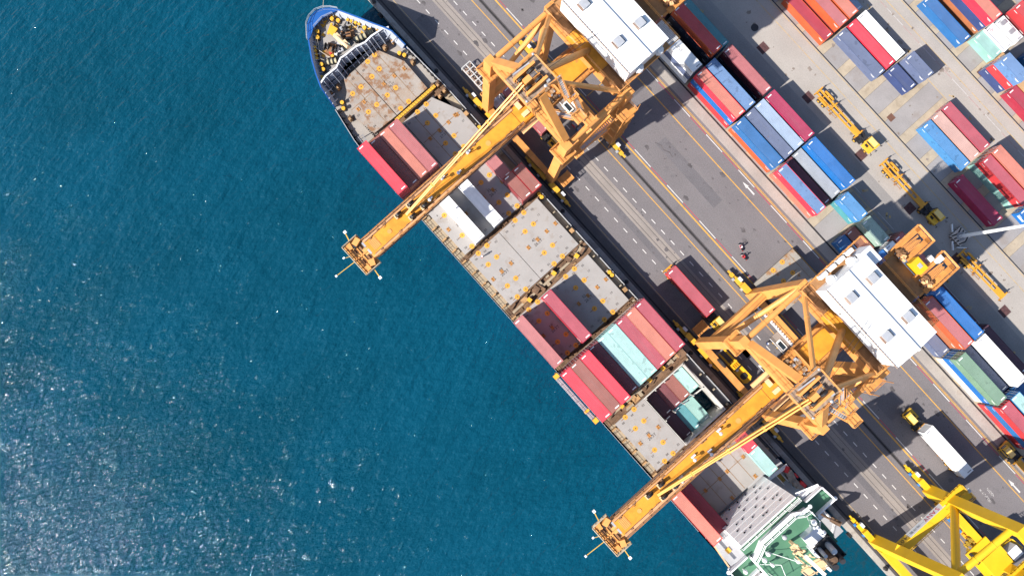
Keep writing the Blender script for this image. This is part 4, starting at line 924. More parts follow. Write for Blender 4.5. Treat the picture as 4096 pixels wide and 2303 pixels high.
stack(47.4, B4, 0, 40, ['brown', 'salmon'], 'salmon roofed behind the vivid red flank', GC)
sb, zt = stack(61.0, B3, 0, 40, ['brightblue'], 'with white stripes on its flank by the mast', GC)
m = MB(); m.cbox((-4.6, -1.235, 1.7), (1.7, .012, .22)); m.cbox((-4.6, -1.235, 1.3), (1.7, .012, .22)); m.build('stripe', LETTER_W, sb[0])
stack(61.0, B4, 0, 40, ['darknavy'], 'hidden behind the white striped blue one', GC)
E1, E2, E3, E4, E5 = 108.9, 111.6, 114.3, 117.1, 119.9
stack(15.1, E1, 0, 40, ['blue'], 'with a pale line along its roof edge, rear block', GD)
stack(15.3, 113.2, 0, 40, ['rust', 'navy', ('brightred', 'salmon')], 'in the rust, navy and red stack, rear block', GD)
stack(15.3, 116.3, 0, 40, ['darknavy'], 'with dark streaked roof behind the salmon roof, rear block', GD)
stack(24.8, E2, 0, 20, ['mint'], 'with pale green roof in the rear block', GD)
wb, zt = stack(25.2, E3, 0, 20, ['white'], 'with red letters on its roof, rear block', GD)
text('roof_lettering', 'ISI', .8, LETTER_R, (-2.1, -.1, 2.62), (0, 1, 0), (-1, 0, 0), wb[0])
rb, zt = stack(25.5, 117.0, 0, 20, ['greywhite'], 'open topped with cooling machinery, rear block', GD)
for i in range(4): m = MB(); m.box(-2.4+1.25*i, -1.5+1.25*i, -.5, .6, 2.6, 2.95); m.build('machine_box', WHITE if i % 2 else GREYP, rb[0])
m = MB(); m.beam((21.9, 112.95, 2.75), (27.8, 112.95, 2.75), .3, .3); tag(m.build('steel_pipe', WHITE), 'long white pipe lying between the mint and white short containers', 'pipe')
stack(25.5, 120.2, 0, 20, ['darkred', 'red'], 'with mottled roof beside the cooling machinery, rear block', GD)
stack(31.2, E1, 0, 20, ['navy', 'red', 'lightblue'], 'in the navy, red and light blue stack, rear block', GD)
stack(34.2, E2, 0, 40, ['tan'], 'half shaded behind the light blue topped stack', GD)
stack(37.6, 116.6, 0, 40, ['blue'], 'with scuffed blue roof in the rear block corner', GD)
stack(41.0, E1, 0, 40, ['crimson'], 'cut off below the tan one, rear block', GD)
SL = [0.08+2.5*i for i in range(9)]; HZ = 5.02
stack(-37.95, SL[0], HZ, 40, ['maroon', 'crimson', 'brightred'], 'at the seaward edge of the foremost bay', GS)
stack(-37.95, SL[1], HZ, 40, ['maroon', 'brown'], 'foremost bay, shaded next to the tall bright red', GS)
stack(-37.95, SL[2], HZ, 40, ['maroon', ('brown', 'salmon')], 'foremost bay, second from the tall bright red', GS)
stack(-37.95, SL[3], HZ, 40, ['brown', 'pink'], 'foremost bay, beside the shaded bare cover', GS)
stack(-21.3, SL[2], HZ, 40, ['white'], 'on the ship, outer of the white pair, beside the sea', GS)
stack(-21.3, SL[4], HZ, 40, ['white'], 'on the ship, inner of the white pair, partly shaded', GS)
stack(-24.1, SL[7], HZ, 20, ['dustypink'], 'on the ship just below the upper crane boom', GS)
stack(-17.95, SL[7], HZ, 20, ['maroon', ('darkred', 'brown')], 'on the ship, inner of the short pair near the quay', GS)
stack(-17.95, SL[8], HZ, 20, ['maroon', ('red', 'brown')], 'on the ship, short pair at the quay rail', GS)
stack(7.7, SL[0], HZ, 40, ['pink', 'dustypink'], 'at the seaward rail amidships', GS)
stack(7.7, SL[3], HZ, 40, ['red', ('crimson', 'rose')], 'standing alone amidships on the shaded cover', GS)
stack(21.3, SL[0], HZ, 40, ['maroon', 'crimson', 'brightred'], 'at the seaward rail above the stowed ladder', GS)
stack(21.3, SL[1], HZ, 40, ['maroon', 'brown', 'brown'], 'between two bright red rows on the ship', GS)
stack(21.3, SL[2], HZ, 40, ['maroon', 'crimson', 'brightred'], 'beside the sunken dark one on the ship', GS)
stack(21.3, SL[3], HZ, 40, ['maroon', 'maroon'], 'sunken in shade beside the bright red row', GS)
stack(21.3, SL[4], HZ, 40, ['teal', 'aqua'], 'with a shadow stripe along its pale roof', GS)
stack(21.3, SL[5], HZ, 40, ['aqua', 'aqua'], 'pale one between aqua and rose roofs on the ship', GS)
stack(21.3, SL[6], HZ, 40, ['darkred', ('rose', 'rose')], 'between the aqua and salmon roofs', GS)
stack(21.3, SL[7], HZ, 40, ['brown', 'salmon'], 'salmon roof second from the quay rail', GS)
stack(21.3, SL[8], HZ, 40, ['darkred', ('crimson', 'rose')], 'at the quay rail of the full ship row', GS)
GH = 'containers down in the open hold'; hz = -3.25
stack(34.1, SL[7], hz, 20, ['mint', ('mint', 'aqua')], 'down in the open hold, sunlit corner', GH)
stack(34.1, SL[6], hz, 20, ['brown', 'brown'], 'down in the hold next to the pale corner one', GH)
stack(34.1, SL[5], hz, 20, ['maroon', 'maroon'], 'down in the hold, third from the quay', GH)
stack(34.1, SL[4], hz, 20, ['purple', 'purple'], 'down in the hold beside the cover edge, first row', GH)
stack(40.3, SL[4], hz, 20, ['maroon', 'purple'], 'down in the hold beside the cover edge, second row', GH)
stack(40.3, SL[5], hz, 20, ['blue', 'teal'], 'down in the hold, deep blue green one', GH)
stack(40.3, SL[6], hz, 20, ['teal', ('mint', 'mint')], 'down in the hold beside the empty beige floor', GH)
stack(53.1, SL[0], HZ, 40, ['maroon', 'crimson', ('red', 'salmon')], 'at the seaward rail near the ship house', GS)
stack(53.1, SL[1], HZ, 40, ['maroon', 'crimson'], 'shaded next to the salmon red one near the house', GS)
stack(49.3, SL[7], HZ, 20, ['brightred'], 'short pair near the ship house, bright red', GS)
stack(55.4, SL[7], HZ, 20, ['aqua'], 'short pair near the ship house, pale aqua', GS)

# ================================================================ QUAY CRANES
def bogies(root, y, xs, mat, wmat=None):
    for x0, sgn in xs:                       # a row of wheel trucks running out from a leg along the rail
        a = MB(); a.box(min(x0, x0+sgn*2.6), max(x0, x0+sgn*2.6), y-.55, y+.55, 1.5, 2.6)
        a.box(min(x0+sgn*.4, x0+sgn*4.2), max(x0+sgn*.4, x0+sgn*4.2), y-.42, y+.42, 1.0, 1.6)
        for q in (0.9, 2.0, 3.1, 4.2, 5.2): a.cbox((x0+sgn*q, y, .85), (.85, .7, .8))
        a.cbox((x0+sgn*6.0, y, .95), (.9, .32, .5)); b = a.build('bogie', mat, root)
        w_ = MB()
        for q in (0.7, 1.3, 1.9, 2.5, 3.1, 3.7, 4.3, 4.9): w_.tube((x0+sgn*q, y-.12, .4), (x0+sgn*q, y+.12, .4), .36, 12)
        w_.build('wheel', DARK, b)
        e = MB(); e.cbox((x0+sgn*3.5, y+.55, 1.4), (1.0, .6, .9)); e.build('motor_box', WHITE_D, b)
        e = MB(); e.cbox((x0+sgn*1.7, y-.6, 1.3), (.6, .5, .6)); e.cbox((x0+sgn*4.4, y-.5, 1.2), (.6, .45, .5)); sep(e, 'drive_motor', STEEL if wmat is None else wmat, b)

def make_crane():
    R_ = thing('quay_crane', 'x', 'crane', (0, 24, 0), 0, 'orange quay cranes reaching over the ship')
    O = ORANGE
    LX = 9.9
    for s_ in (-1, 1):
        x = s_*LX
        a = MB(); a.beam((x, .75, 1.2), (x, 2.6, 29.0), 1.85, 1.6, 0, (0, 1, 0)); a.build('sea_leg', O, R_)
        a = MB(); a.beam((x, 15.6, 1.2), (x, 17.1, 28.3), 2.0, 1.7, 0, (0, 1, 0)); a.build('land_leg', O, R_)
        a = MB(); a.box(x-.8, x+.8, 1.6, 15.2, 8.2, 10.4); a.build('portal_beam', O, R_)
        a = MB(); a.tube((x, 2.9, 28.0), (x, 16.5, 27.8), .52, 12); a.tube((x, 7.4, 27.93), (x, 7.6, 27.93), .58, 12); a.tube((x, 12.0, 27.85), (x, 12.2, 27.85), .58, 12); a.build('tie_tube', O, R_)
        a = MB(); a.tube((x, 2.2, 14.0), (x, 16.5, 26.4), .52, 12); a.tube((x, 7.0, 18.16), (x, 7.2, 18.33), .58, 12); a.build('diagonal_tube', O, R_)
        a = MB(); a.tube((x, 2.0, 13.5), (x, 15.7, 10.6), .42, 10); a.build('diagonal_tube', O, R_)
        a = MB(); a.beam((s_*8.9, 3.0, 29.3), (s_*2.5, 2.5, 41.6), 1.35, 1.3, 0, (0, 1, 0)); a.build('a_frame_leg', O, R_)
        a = MB(); a.tube((s_*9.1, 15.9, 28.5), (s_*1.8, 5.0, 40.8), .46, 10); a.tube((s_*6.8, 12.5, 32.35), (s_*6.7, 12.35, 32.5), .52, 10); a.build('backstay_tube', O, R_)
        a = MB(); a.box(x-1.6, x+1.6, 1.3, 1.4, 24.0, 24.1); a.box(x-1.7, x+1.7, .5, 3.8, 24.05, 24.12)
        pl = a.build('leg_platform', ORANGE_OLD, R_)
        a = MB(); a.rail([(x-1.7, .5, 24.1), (x+1.7, .5, 24.1), (x+1.7, 3.8, 24.1), (x-1.7, 3.8, 24.1), (x-1.7, .5, 24.1)], 1.1, .06, 1.2); a.build('railing', O, pl)
        # ladder tower and small platforms on the sea legs
        a = MB(); a.rail([(x+s_*1.0, 1.6, 1.5), (x+s_*3.2, 1.6, 1.5), (x+s_*3.2, 4.4, 1.5), (x+s_*1.0, 4.4, 1.5)], 1.1, .07, 1.2); a.box(min(x+s_*1.0, x+s_*3.2), max(x+s_*1.0, x+s_*3.2), 1.6, 4.4, 1.4, 1.5); a.build('foot_platform', ORANGE_OLD, R_)
    a = MB(); a.box(-9.0, 9.0, .2, 1.4, 1.6, 3.6); a.build('sill_beam', ORANGE_OLD, R_)
    a = MB(); a.box(-9.0, 9.0, 14.9, 16.3, 1.6, 3.6); sb_ = a.build('sill_beam', O, R_)
    a = MB(); a.box(-8.9, 8.9, 14.2, 14.85, 3.3, 3.4)
    for i in range(26): a.box(-8.8+.68*i, -8.55+.68*i, 14.25, 14.8, 3.41, 3.46, 1)
    a.rail([(-8.9, 14.2, 3.4), (8.9, 14.2, 3.4)], 1.1, .06, 1.4); a.build('walkway', [WHITE_D, BROWN], sb_)
    for s_ in (-1, 1):
        a = MB(); a.box(s_*LX-.95, s_*LX+.95, .0, 1.5, 1.2, 3.8); a.build('leg_foot', O, R_)
        a = MB(); a.box(s_*LX-1.0, s_*LX+1.0, 14.7, 16.5, 1.2, 3.8); a.build('leg_foot', O, R_)
    bogies(R_, 0, ((-LX-.6, -1), (LX+.6, 1), (-LX+.6, 1), (LX-.6, -1)), YEL); bogies(R_, 15.55, ((-LX-.6, -1), (LX+.6, 1), (-LX+.6, 1), (LX-.6, -1)), YEL)
    a = MB(); a.box(-9.4, 9.4, 2.2, 3.6, 27.2, 29.0); xb = a.build('cross_beam', O, R_)
    a = MB(); a.rail([(-8.8, 2.25, 29), (8.8, 2.25, 29)], 1.0, .05, 1.4); a.rail([(-8.8, 3.55, 29), (8.8, 3.55, 29)], 1.0, .05, 1.4); a.build('railing', ORANGE_OLD, xb)
    a = MB(); a.box(-10.6, 10.6, 16.2, 17.75, 26.6, 28.3); a.box(-9, 8.9, 14.8, 16.15, 27.6, 27.75); lb = a.build('cross_beam', O, R_)
    a = MB(); a.rail([(-9.6, 17.7, 28.3), (9.6, 17.7, 28.3)], 1.0, .05, 1.4); a.rail([(-9, 14.85, 27.75), (-2.2, 14.85, 27.75)], 1.0, .05, 1.4)
    for i in range(9): a.box(-8.6+1.9*i, -8.2+1.9*i, 16.4, 17.4, 28.31, 28.6)
    a.build('railing', ORANGE_OLD, lb)
    # stair flights hanging beside the sea-side cross beam and land leg
    STAIR = []
    for (p, q) in (((3.4, 3.9, 29.3), (8.6, 4.9, 37.5)), ((2.6, 6.2, 42), (5.6, 6.0, 37.5)), ((5.6, 7.2, 37.5), (9.2, 7.4, 31.0)), ((10.9, 14.0, 11), (10.9, 5.4, 18)), ((11.2, 14.2, 22), (11.2, 6.0, 18))):
        st = MB(); STAIR.append(st); p, q = Vector(p), Vector(q); n = int((q-p).length/.42); d = (q-p); sd = Vector((d.y, -d.x, 0)).normalized()*.45 if math.hypot(d.x, d.y) > .1 else Vector((.45, 0, 0))
        st.beam(p-sd, q-sd, .08, .22); st.beam(p+sd, q+sd, .08, .22)
        for i in range(n): c = p+d*i/n; st.beam(c-sd, c+sd, .20, .05, 1)
        for o_ in (-1, 1): st.tube(p+sd*o_+Vector((0, 0, 1)), q+sd*o_+Vector((0, 0, 1)), .05, 4)
    for (x, y, z) in ((8.9, 5.4, 37.4), (5.4, 6.8, 37.4), (9.4, 7.8, 31.0), (11.1, 14.5, 22), (11.1, 5.2, 18)):
        st = MB(); st.cbox((x, y, z), (1.8, 1.8, .08)); st.rail([(x-.9, y-.9, z), (x+.9, y-.9, z), (x+.9, y+.9, z), (x-.9, y+.9, z), (x-.9, y-.9, z)], 1.0, .055, 1.0); st.build('stair_landing', [O, STEEL], R_)
    for st in STAIR: st.build('stairway', [O, STEEL], R_)
    # lift / service cage landings at the land leg
    for s_ in (1, -1):
        a = MB(); x = s_*LX
        for z in (5.0, 9.5, 14, 18.5, 23): a.cbox((x+s_*2.2, 15.8, z), (2.2, 3.6, .08)); a.rail([(x+s_*1.1, 14.0, z), (x+s_*3.3, 14.0, z), (x+s_*3.3, 17.6, z), (x+s_*1.1, 17.6, z)], 1.0, .05, 1.2)
        for q in ((1.2, 14.1), (3.2, 14.1), (3.2, 17.5), (1.2, 17.5)): a.beam((x+s_*q[0], q[1], 1.5), (x+s_*q[0], q[1], 27), .1, .1)
        if s_ > 0: a.build('stair_tower', ORANGE_OLD, R_)
    # apex platforms and sheaves
    a = MB(); a.box(-2.7, 2.7, -.5, .7, 41.7, 41.85); a.box(-2.7, 2.7, 4.6, 5.8, 41.7, 41.85); a.box(-2.7, -1.7, .7, 4.6, 41.7, 41.85); a.box(1.7, 2.7, .7, 4.6, 41.7, 41.85); ap = a.build('apex_platform', pm('apex_grating', (.26, .19, .14), .8, .3, 1.5, rust=.3), R_); a = MB(); a.box(-3.0, 3.0, 1.9, 3.0, 40.6, 41.7); a.build('apex_beam', ORANGE_OLD, ap)
    a = MB(); a.rail([(-2.7, -.5, 41.85), (2.7, -.5, 41.85), (2.7, 5.8, 41.85), (-2.7, 5.8, 41.85), (-2.7, -.5, 41.85)], 1.1, .06, 1.1); a.rail([(-1.6, .8, 41.85), (1.6, .8, 41.85)], 1.1, .05, 1.1); a.build('railing', O, ap)
    a = MB(); a.box(-1.75, -1.3, .5, 4.8, 41.85, 43.2); a.box(1.3, 1.75, .5, 4.8, 41.85, 43.2); a.box(-.45, .45, 1.3, 2.6, 42.6, 44.0); a.beam((0, 1.6, 40.8), (0, 1.6, 42.6), .8, .6); a.build('sheave_frame', O, ap)
    a = MB()
    for x in (-1.0, -.8, .8, 1.0):
        for y in (1.4, 3.6): a.tube((x-.06, y, 42.6), (x+.06, y, 42.6), .75, 14)
    sep(a, 'sheave', DARK, ap)
    a = MB(); a.lathe((-2.5, 5.4, 43), [(.05, 0), (.2, .1), (.22, .3), (.1, .45)], 8); a.lathe((2.4, -.3, 43), [(.05, 0), (.2, .1), (.22, .3), (.1, .45)], 8); a.lathe((2.5, 3.6, 42.7), [(.05, 0), (.25, .1), (.28, .4), (.1, .55)], 8); a.beam((-2.2, .9, 43.0), (-1.9, 4.1, 43.0), .22, .18); a.cbox((1.9, 4.6, 42.3), (.7, .6, .5)); a.build('apex_lamp', STEEL, ap)
    a = MB(); a.tube((0, 16.6, 28.3), (0, 5.2, 41.2), .62, 12); a.build('centre_backstay', O, R_)
    # boom and girder
    BZ = 26.0
    bm = MB(); bm.box(-1.85, 1.85, -35.3, -.3, BZ-.12, BZ); bm.box(-1.85, -1.2, -35.3, -.3, BZ-2.5, BZ-.12, 1); bm.box(1.2, 1.85, -35.3, -.3, BZ-2.5, BZ-.12, 1); bm.box(-1.2, 1.2, -35.3, -.3, BZ-2.5, BZ-2.35, 1)
    boom = bm.build('boom', [DECKOR, O], R_)
    a = MB(); a.box(-2.05, -1.45, -35.3, .2, BZ+.01, BZ+.09); a.box(1.45, 2.05, -35.3, .2, BZ+.01, BZ+.09); a.build('boom_edge_walk', pm('peach_walk', (.52, .27, .13), .6, .1, .6, rust=.35, rcol=(.28, .14, .07)), boom)
    a = MB(); a.box(-1.42, -1.34, -35.0, .2, BZ, BZ+.10); a.box(1.34, 1.42, -35.0, .2, BZ, BZ+.10); a.box(-1.98, -1.90, -35.0, .2, BZ+.10, BZ+.18); a.box(1.90, 1.98, -35.0, .2, BZ+.10, BZ+.18)
    a.box(-2.28, -2.1, -34.5, .2, BZ-.6, BZ-.45); a.box(2.1, 2.28, -34.5, .2, BZ-.6, BZ-.45); a.build('boom_rail', pm('grease_brown', (.10, .06, .05), .6, .3, .6), boom)
    a = MB(); a.rail([(-2.0, -35.2, BZ+.09), (-2.0, .1, BZ+.09)], 1.0, .04, 1.8); a.rail([(2.0, -35.2, BZ+.09), (2.0, .1, BZ+.09)], 1.0, .04, 1.8); a.build('railing', ORANGE_OLD, boom)
    a = MB(); rr_ = random.Random(8)
    for i in range(44): a.cbox((rr_.choice([-1.62, 1.62, -1.3, 1.3])+rr_.uniform(-.1, .1), rr_.uniform(-34, -.5), BZ+.15), (rr_.uniform(.1, .3), rr_.uniform(.2, .9), .18))
    sep(a, 'cable_clamp', BROWN, boom)
    for y in (-26.4, -23.6):                 # rope sheave brackets on the boom deck
        a = MB()
        for x in (-.95, .95):
            for q in (-.2, 0, .2): a.tube((x+q-.05, y+(x*.9), BZ+.75), (x+q+.05, y+(x*.9), BZ+.75), .7, 14)
        sep(a, 'rope_sheave', BLACK, boom)
        a = MB(); a.cbox((-.95, y-.85-.7, BZ+.45), (.9, .4, .5)); a.cbox((.95, y+.85-.7, BZ+.45), (.9, .4, .5)); sep(a, 'sheave_bracket', CREAM, boom)
    for (x, y, h_) in ((-.9, -11.0, 1.6), (.7, -14.6, 1.6), (-.5, -17.4, 1.4), (.8, -21.5, 1.2)):
        a = MB(); a.tube((x, y, BZ), (x+.1, y, BZ+h_), .09, 6); a.lathe((x+.1, y, BZ+h_), [(.08, 0), (.30, .08), (.32, .35), (.1, .5)], 10); a.cbox((x-.2, y+.3, BZ+.3), (.3, .9, .5)); a.build('boom_lamp', WHITE_D, boom)
    a = MB(); a.box(-1.1, .9, -34.6, -33.1, BZ+.02, BZ+.06)
    for i in range(5): a.box(-1.1, .9, -34.5+.3*i, -34.45+.3*i, BZ+.06, BZ+.1)
    a.box(-1.15, -1.05, -31, -30.6, BZ+.01, BZ+.3); a.lathe((0.1, -30.5, BZ), [(.42, .03), (.42, .08)], 14); a.lathe((0.1, -7.0, BZ), [(.5, .03), (.5, .07)], 14); sep(a, 'boom_hatch', ORANGE, boom)
    gm = MB(); gm.box(-1.85, 1.85, -.2, 31.0, BZ-.12, BZ); gm.box(-1.85, -1.2, -.2, 31.0, BZ-2.5, BZ-.12, 1); gm.box(1.2, 1.85, -.2, 31.0, BZ-2.5, BZ-.12, 1)
    gd = gm.build('girder', [DECKOR, O], R_)
    a = MB(); a.box(-3.0, -2.1, 4.0, 16.0, BZ-.6, BZ-.5); a.box(2.1, 3.0, 4.0, 16.0, BZ-.6, BZ-.5); a.rail([(-3.0, 4, BZ-.5), (-3.0, 16, BZ-.5)], 1.1, .05, 1.3); a.rail([(3.0, 4, BZ-.5), (3.0, 16, BZ-.5)], 1.1, .05, 1.3)
    for i in range(16): a.box(2.15, 2.95, 4.2+.75*i, 4.5+.75*i, BZ-.5, BZ-.46)
    a.build('girder_walkway', ORANGE_OLD, gd)
    a = MB()
    for x in (-1.5, -1.35, 1.35, 1.5): a.tube((x, -34, BZ-.9), (x, 30, BZ-.9), .05, 4)
    for x in (2.35, 2.5, 2.65, -2.35, -2.5): a.tube((x, -9, BZ+.6), (x, 5, BZ+1.2), .035, 4)
    for x in (-.5, -.35, .35, .5): a.tube((x, 1.6, 43.0), (x*1.2, -24.5, BZ+1.3), .035, 4)
    for x in (-.4, .4): a.tube((x, 2.6, 43.2), (x, 19, 35), .04, 4)
    a.build('hoist_rope', DARK, R_)
    a = MB()
    for x in (-.25, .25): a.beam((x, 1.2, 43.3), (x, -12.8, 34.9), .22, .55); a.beam((x*.7, -12.6, 35.0), (x*.5, -26.2, BZ+.7), .22, .55)
    for y, z in ((-12.7, 35.0), (-6.4, 38.8), (-19.5, 30.9)): a.cbox((0, y, z), (.9, .35, .5))
    a.build('boom_stay', pm('stay_orange', (.66, .31, .06), .5, .06, .4, rust=.1), R_)
    # boom tip
    a = MB(); a.box(-3.3, 3.2, -38.6, -35.3, 25.25, 25.45); tp = a.build('tip_platform', pm('tip_grating', (.56, .30, .09), .6, .12, 1, rust=.3), R_)
    a = MB(); a.rail([(-3.3, -35.3, 25.45), (-3.3, -38.6, 25.45), (3.2, -38.6, 25.45), (3.2, -35.3, 25.45)], 1.2, .09, .8, 0, 3); a.build('railing', pm('rail_greyish', (.40, .32, .22), .6, .2), tp)
    a = MB()
    for i in range(3): a.box(-3.1, 3.0, -38.4+.26*i, -38.3+.26*i, 25.46, 25.58)
    a.box(-.2, .1, -38.5, -35.4, 25.46, 25.7); a.box(-3, 3, -36.9, -36.75, 25.46, 25.7); a.build('grating_bar', ORANGE, tp)
    a = MB()
    for (x, y) in ((-1.3, -36.2), (-1.3, -37.5), (1.0, -36.2), (1.0, -37.5)): a.tube((x, y-.04, 25.3), (x, y+.04, 25.3), .55, 12); a.cbox((x, y, 25.5), (1.0, .9, .06))
    sep(a, 'tip_opening', BROWN, tp)
    a = MB(); a.cbox((-2.4, -36.1, 26.2), (1.0, 1.4, .9), 0, .3); a.cbox((-2.6, -37.6, 25.9), (1.2, .8, .6), 0, -.2); a.cbox((2.2, -36.4, 26.2), (1.2, 1.0, .9), 0, -.4); a.cbox((2.4, -37.6, 25.9), (1.0, .8, .6)); sep(a, 'tip_winch_cover', ORANGE, tp)
    a = MB(); a.cbox((-1.2, -35.45, 25.8), (1.0, .4, .4)); a.cbox((.4, -35.45, 25.8), (1.0, .4, .4)); sep(a, 'tip_box', STEEL, tp)
    a = MB(); a.cbox((2.55, -36.5, 25.9), (.5, .9, .8)); a.cbox((-2.0, -36.9, 25.9), (.7, .5, .8)); sep(a, 'tip_motor', BLACK, tp)
    a = MB(); a.beam((-3.3, -37.0, 25.8), (-4.9, -36.6, 25.8), .16, .16); a.beam((3.2, -37.0, 25.8), (4.9, -37.2, 25.8), .16, .16); a.beam((0, -38.6, 25.8), (-.3, -42.6, 25.8), .12, .12); a.beam((-1.2, -38.6, 25.8), (-1.7, -39.6, 25.8), .08, .08); sep(a, 'lamp_arm', pm('arm_yellow', (.6, .36, .05), .6), tp)
    a = MB(); a.cbox((-5.1, -36.5, 25.8), (.5, .5, .4)); a.cbox((5.1, -37.2, 25.8), (.5, .5, .4)); a.cbox((-.3, -42.8, 25.8), (.35, .35, .35)); a.cbox((-1.8, -39.7, 25.8), (.3, .4, .3)); sep(a, 'tip_lamp', WHITE, tp)
    # trolley, hinge platforms, cab
    a = MB()
    for s_ in (-1, 1): a.box(s_*2.15, s_*3.1, -1.2, 2.9, BZ-.3, BZ+.25)
    sep(a, 'hinge_plate', pm('pale_hinge', (.72, .42, .20), .5, .05), R_)
    tr = MB(); tr.box(-2.9, 2.9, 3.4, 8.4, BZ+.35, BZ+.55); tr.box(-2.9, 2.9, 3.4, 3.7, BZ+.55, BZ+1.0); tr.box(-2.9, 2.9, 8.1, 8.4, BZ+.55, BZ+1.0); tro = tr.build('trolley', ORANGE_OLD, R_)
    a = MB(); a.rail([(-2.9, 3.4, BZ+.55), (2.9, 3.4, BZ+.55), (2.9, 8.4, BZ+.55), (-2.9, 8.4, BZ+.55), (-2.9, 3.4, BZ+.55)], 1.1, .06, 1.2); a.build('railing', O, tro)
    a = MB(); rr_ = random.Random(4)
    for i in range(26): a.cbox((rr_.uniform(-2.5, 2.5), rr_.uniform(3.8, 8.0), BZ+.8), (rr_.uniform(.2, .8), rr_.uniform(.2, 1.0), rr_.uniform(.2, .7)))
    a.build('trolley_machinery', pm('machinery_mix', (.26, .16, .09), .6, .5, 2.0, rust=.4), tro)
    a = MB()
    for i in range(12): a.cbox((rr_.uniform(-2.5, 2.5), rr_.uniform(3.8, 8.0), BZ+1.0), (rr_.uniform(.2, .5), rr_.uniform(.2, .6), .4))
    a.build('control_box', STEEL, tro)
    a = MB(); a.beam((-2.3, 1.2, BZ+.5), (-2.3, 2.6, BZ+.5), .25, .5); a.cbox((-1.3, 1.4, BZ+.3), (1.4, .8, .5)); a.cbox((.6, 1.5, BZ+.3), (.8, 1.4, .5)); sep(a, 'hinge_box', CREAM, R_)
    cb = MB(); cb.prism([(x+.9, y) for x, y in ((-4.9, 2.6), (-2.7, 2.6), (-2.3, 3.2), (-2.3, 4.6), (-2.9, 5.1), (-4.6, 5.1), (-5.0, 4.4))], 23.4, 25.7); cab = cb.build('operator_cab', WHITE, R_)
    a = MB(); a.box(-3.4, -2.4, 3.0, 3.7, 25.7, 25.73); a.box(-3.7, -3.1, 4.6, 4.75, 25.7, 25.73); a.box(-4.12, -4.07, 2.8, 4.3, 24.0, 25.2); a.box(-3.8, -1.9, 2.57, 2.6, 24.0, 25.3); a.build('window', GLASS, cab)
    a = MB(); a.beam((-2.2, 4, 25.8), (-1.6, 4.5, 26.4), .3, .4); a.beam((-2.2, 3.2, 25.8), (-1.6, 3.4, 26.4), .3, .4); a.build('cab_hanger', ORANGE, cab)
    # machinery house
    a = MB(); a.box(-10.2, 9.3, 17.75, 27.6, 28.9, 29.2); a.box(-4.0, 4.2, 27.6, 32.0, 28.7, 29.0); mp = a.build('machinery_platform', pm('platform_brown', (0.30, 0.15, 0.06), .7, .2, .6, rust=.4, rcol=(.16, .08, .04)), R_)
    a = MB(); a.box(-4.2, 4.2, 15.2, 17.7, 28.5, 28.62); a.build('centre_landing', DECKOR, mp)
    a = MB()
    for i in range(11): a.box(-10.2, -4.3, 15.5+.21*i, 15.6+.21*i, 28.6, 28.66); a.box(4.3, 9.3, 15.5+.21*i, 15.6+.21*i, 28.6, 28.66)
    for x in (-10.2, -7.4, -4.4, 4.3, 6.8, 9.2): a.box(x, x+.1, 15.4, 17.7, 28.5, 28.66)
    a.build('grating', BROWN, mp)
    a = MB()
    for i in range(10): a.box(-10.2, 9.3, 27.7+.2*i, 27.78+.2*i, 29.0, 29.06)
    a.build('rear_grating', BROWN, mp)
    a = MB(); a.rail([(-10.2, 15.6, 28.9), (-10.2, 29.6, 28.9), (9.3, 29.6, 28.9), (9.3, 15.6, 28.9), (-10.2, 15.6, 28.9)], 1.1, .06, 1.2); a.build('railing', O, mp)
    a = MB(); a.box(-8.3, 8.55, 17.5, 26.0, 29.2, 34.5); hs = a.build('machinery_house', WHITE, R_)
    a = MB()
    for k2, (y0, y1, z0, z1) in enumerate(((17.3, 21.55, 34.62, 34.98), (22.1, 26.2, 34.98, 34.62))):
        a.hexa([(-8.5, y0, z0-.1), (8.75, y0, z0-.1), (8.75, y1, z1-.1), (-8.5, y1, z1-.1), (-8.5, y0, z0), (8.75, y0, z0), (8.75, y1, z1), (-8.5, y1, z1)])
    a.build('roof', WHITE, hs)
    a = MB(); a.box(-8.6, 8.85, 21.6, 22.05, 34.75, 35.3); a.build('roof_ridge', WHITE_D, hs)
    a = MB(); a.box(-8.5, 8.75, 17.22, 17.30, 34.55, 34.75)
    for i in range(30): a.cbox((-8.2+.58*i, 17.22, 34.72), (.3, .12, .2))
    a.build('gutter', pm('gutter_brown', (.35, .26, .2), .7), hs)
    for (x, y) in ((-5.0, 24.2), (-5.0, 19.4), (3.6, 24.2), (3.6, 19.4)):
        a = MB(); a.box(x-.75, x+.75, y-.7, y+.7, 35.0, 35.55); v_ = a.build('roof_vent', STEEL, hs)
        a = MB()
        for i in range(6): a.box(x-.7+.26*i, x-.58+.26*i, y-1.05, y-.72, 34.85, 35.2)
        a.build('louvre', pm('vent_rust', (.33, .2, .14), .8, .3), v_)
        a = MB()
        for i in range(6): a.box(x-.7+.26*i, x-.58+.26*i, y+.72, y+.95, 34.85, 35.3)
        a.build('louvre', DARK, v_)
    for y in (20.2, 24.8):
        a = MB(); a.lathe((-8.75, y, 30.6), [(.05, 0), (.55, .1), (.62, .9), (.55, 1.5), (.3, 1.7)], 10); a.cbox((-8.5, y, 31.4), (.8, 1.4, 1.2)); a.build('exhaust_hood', WHITE, hs)
        a = MB(); a.lathe((8.95, y, 30.6), [(.05, 0), (.55, .1), (.62, .9), (.55, 1.5), (.3, 1.7)], 10); a.cbox((8.7, y, 31.4), (.8, 1.4, 1.2)); a.build('exhaust_hood', WHITE_D, hs)
    a = MB(); a.box(-8.9, -5.9, 26.05, 28.2, 29.2, 33.4); a.build('annex', pm('annex_white', (.70, .71, .74), .5, .04), hs)
    a = MB(); a.box(-3.2, 3.6, 17.40, 17.48, 30.6, 32.4); a.build('shutter_window', pm('window_grey', (.12, .15, .15), .3, .2), hs)
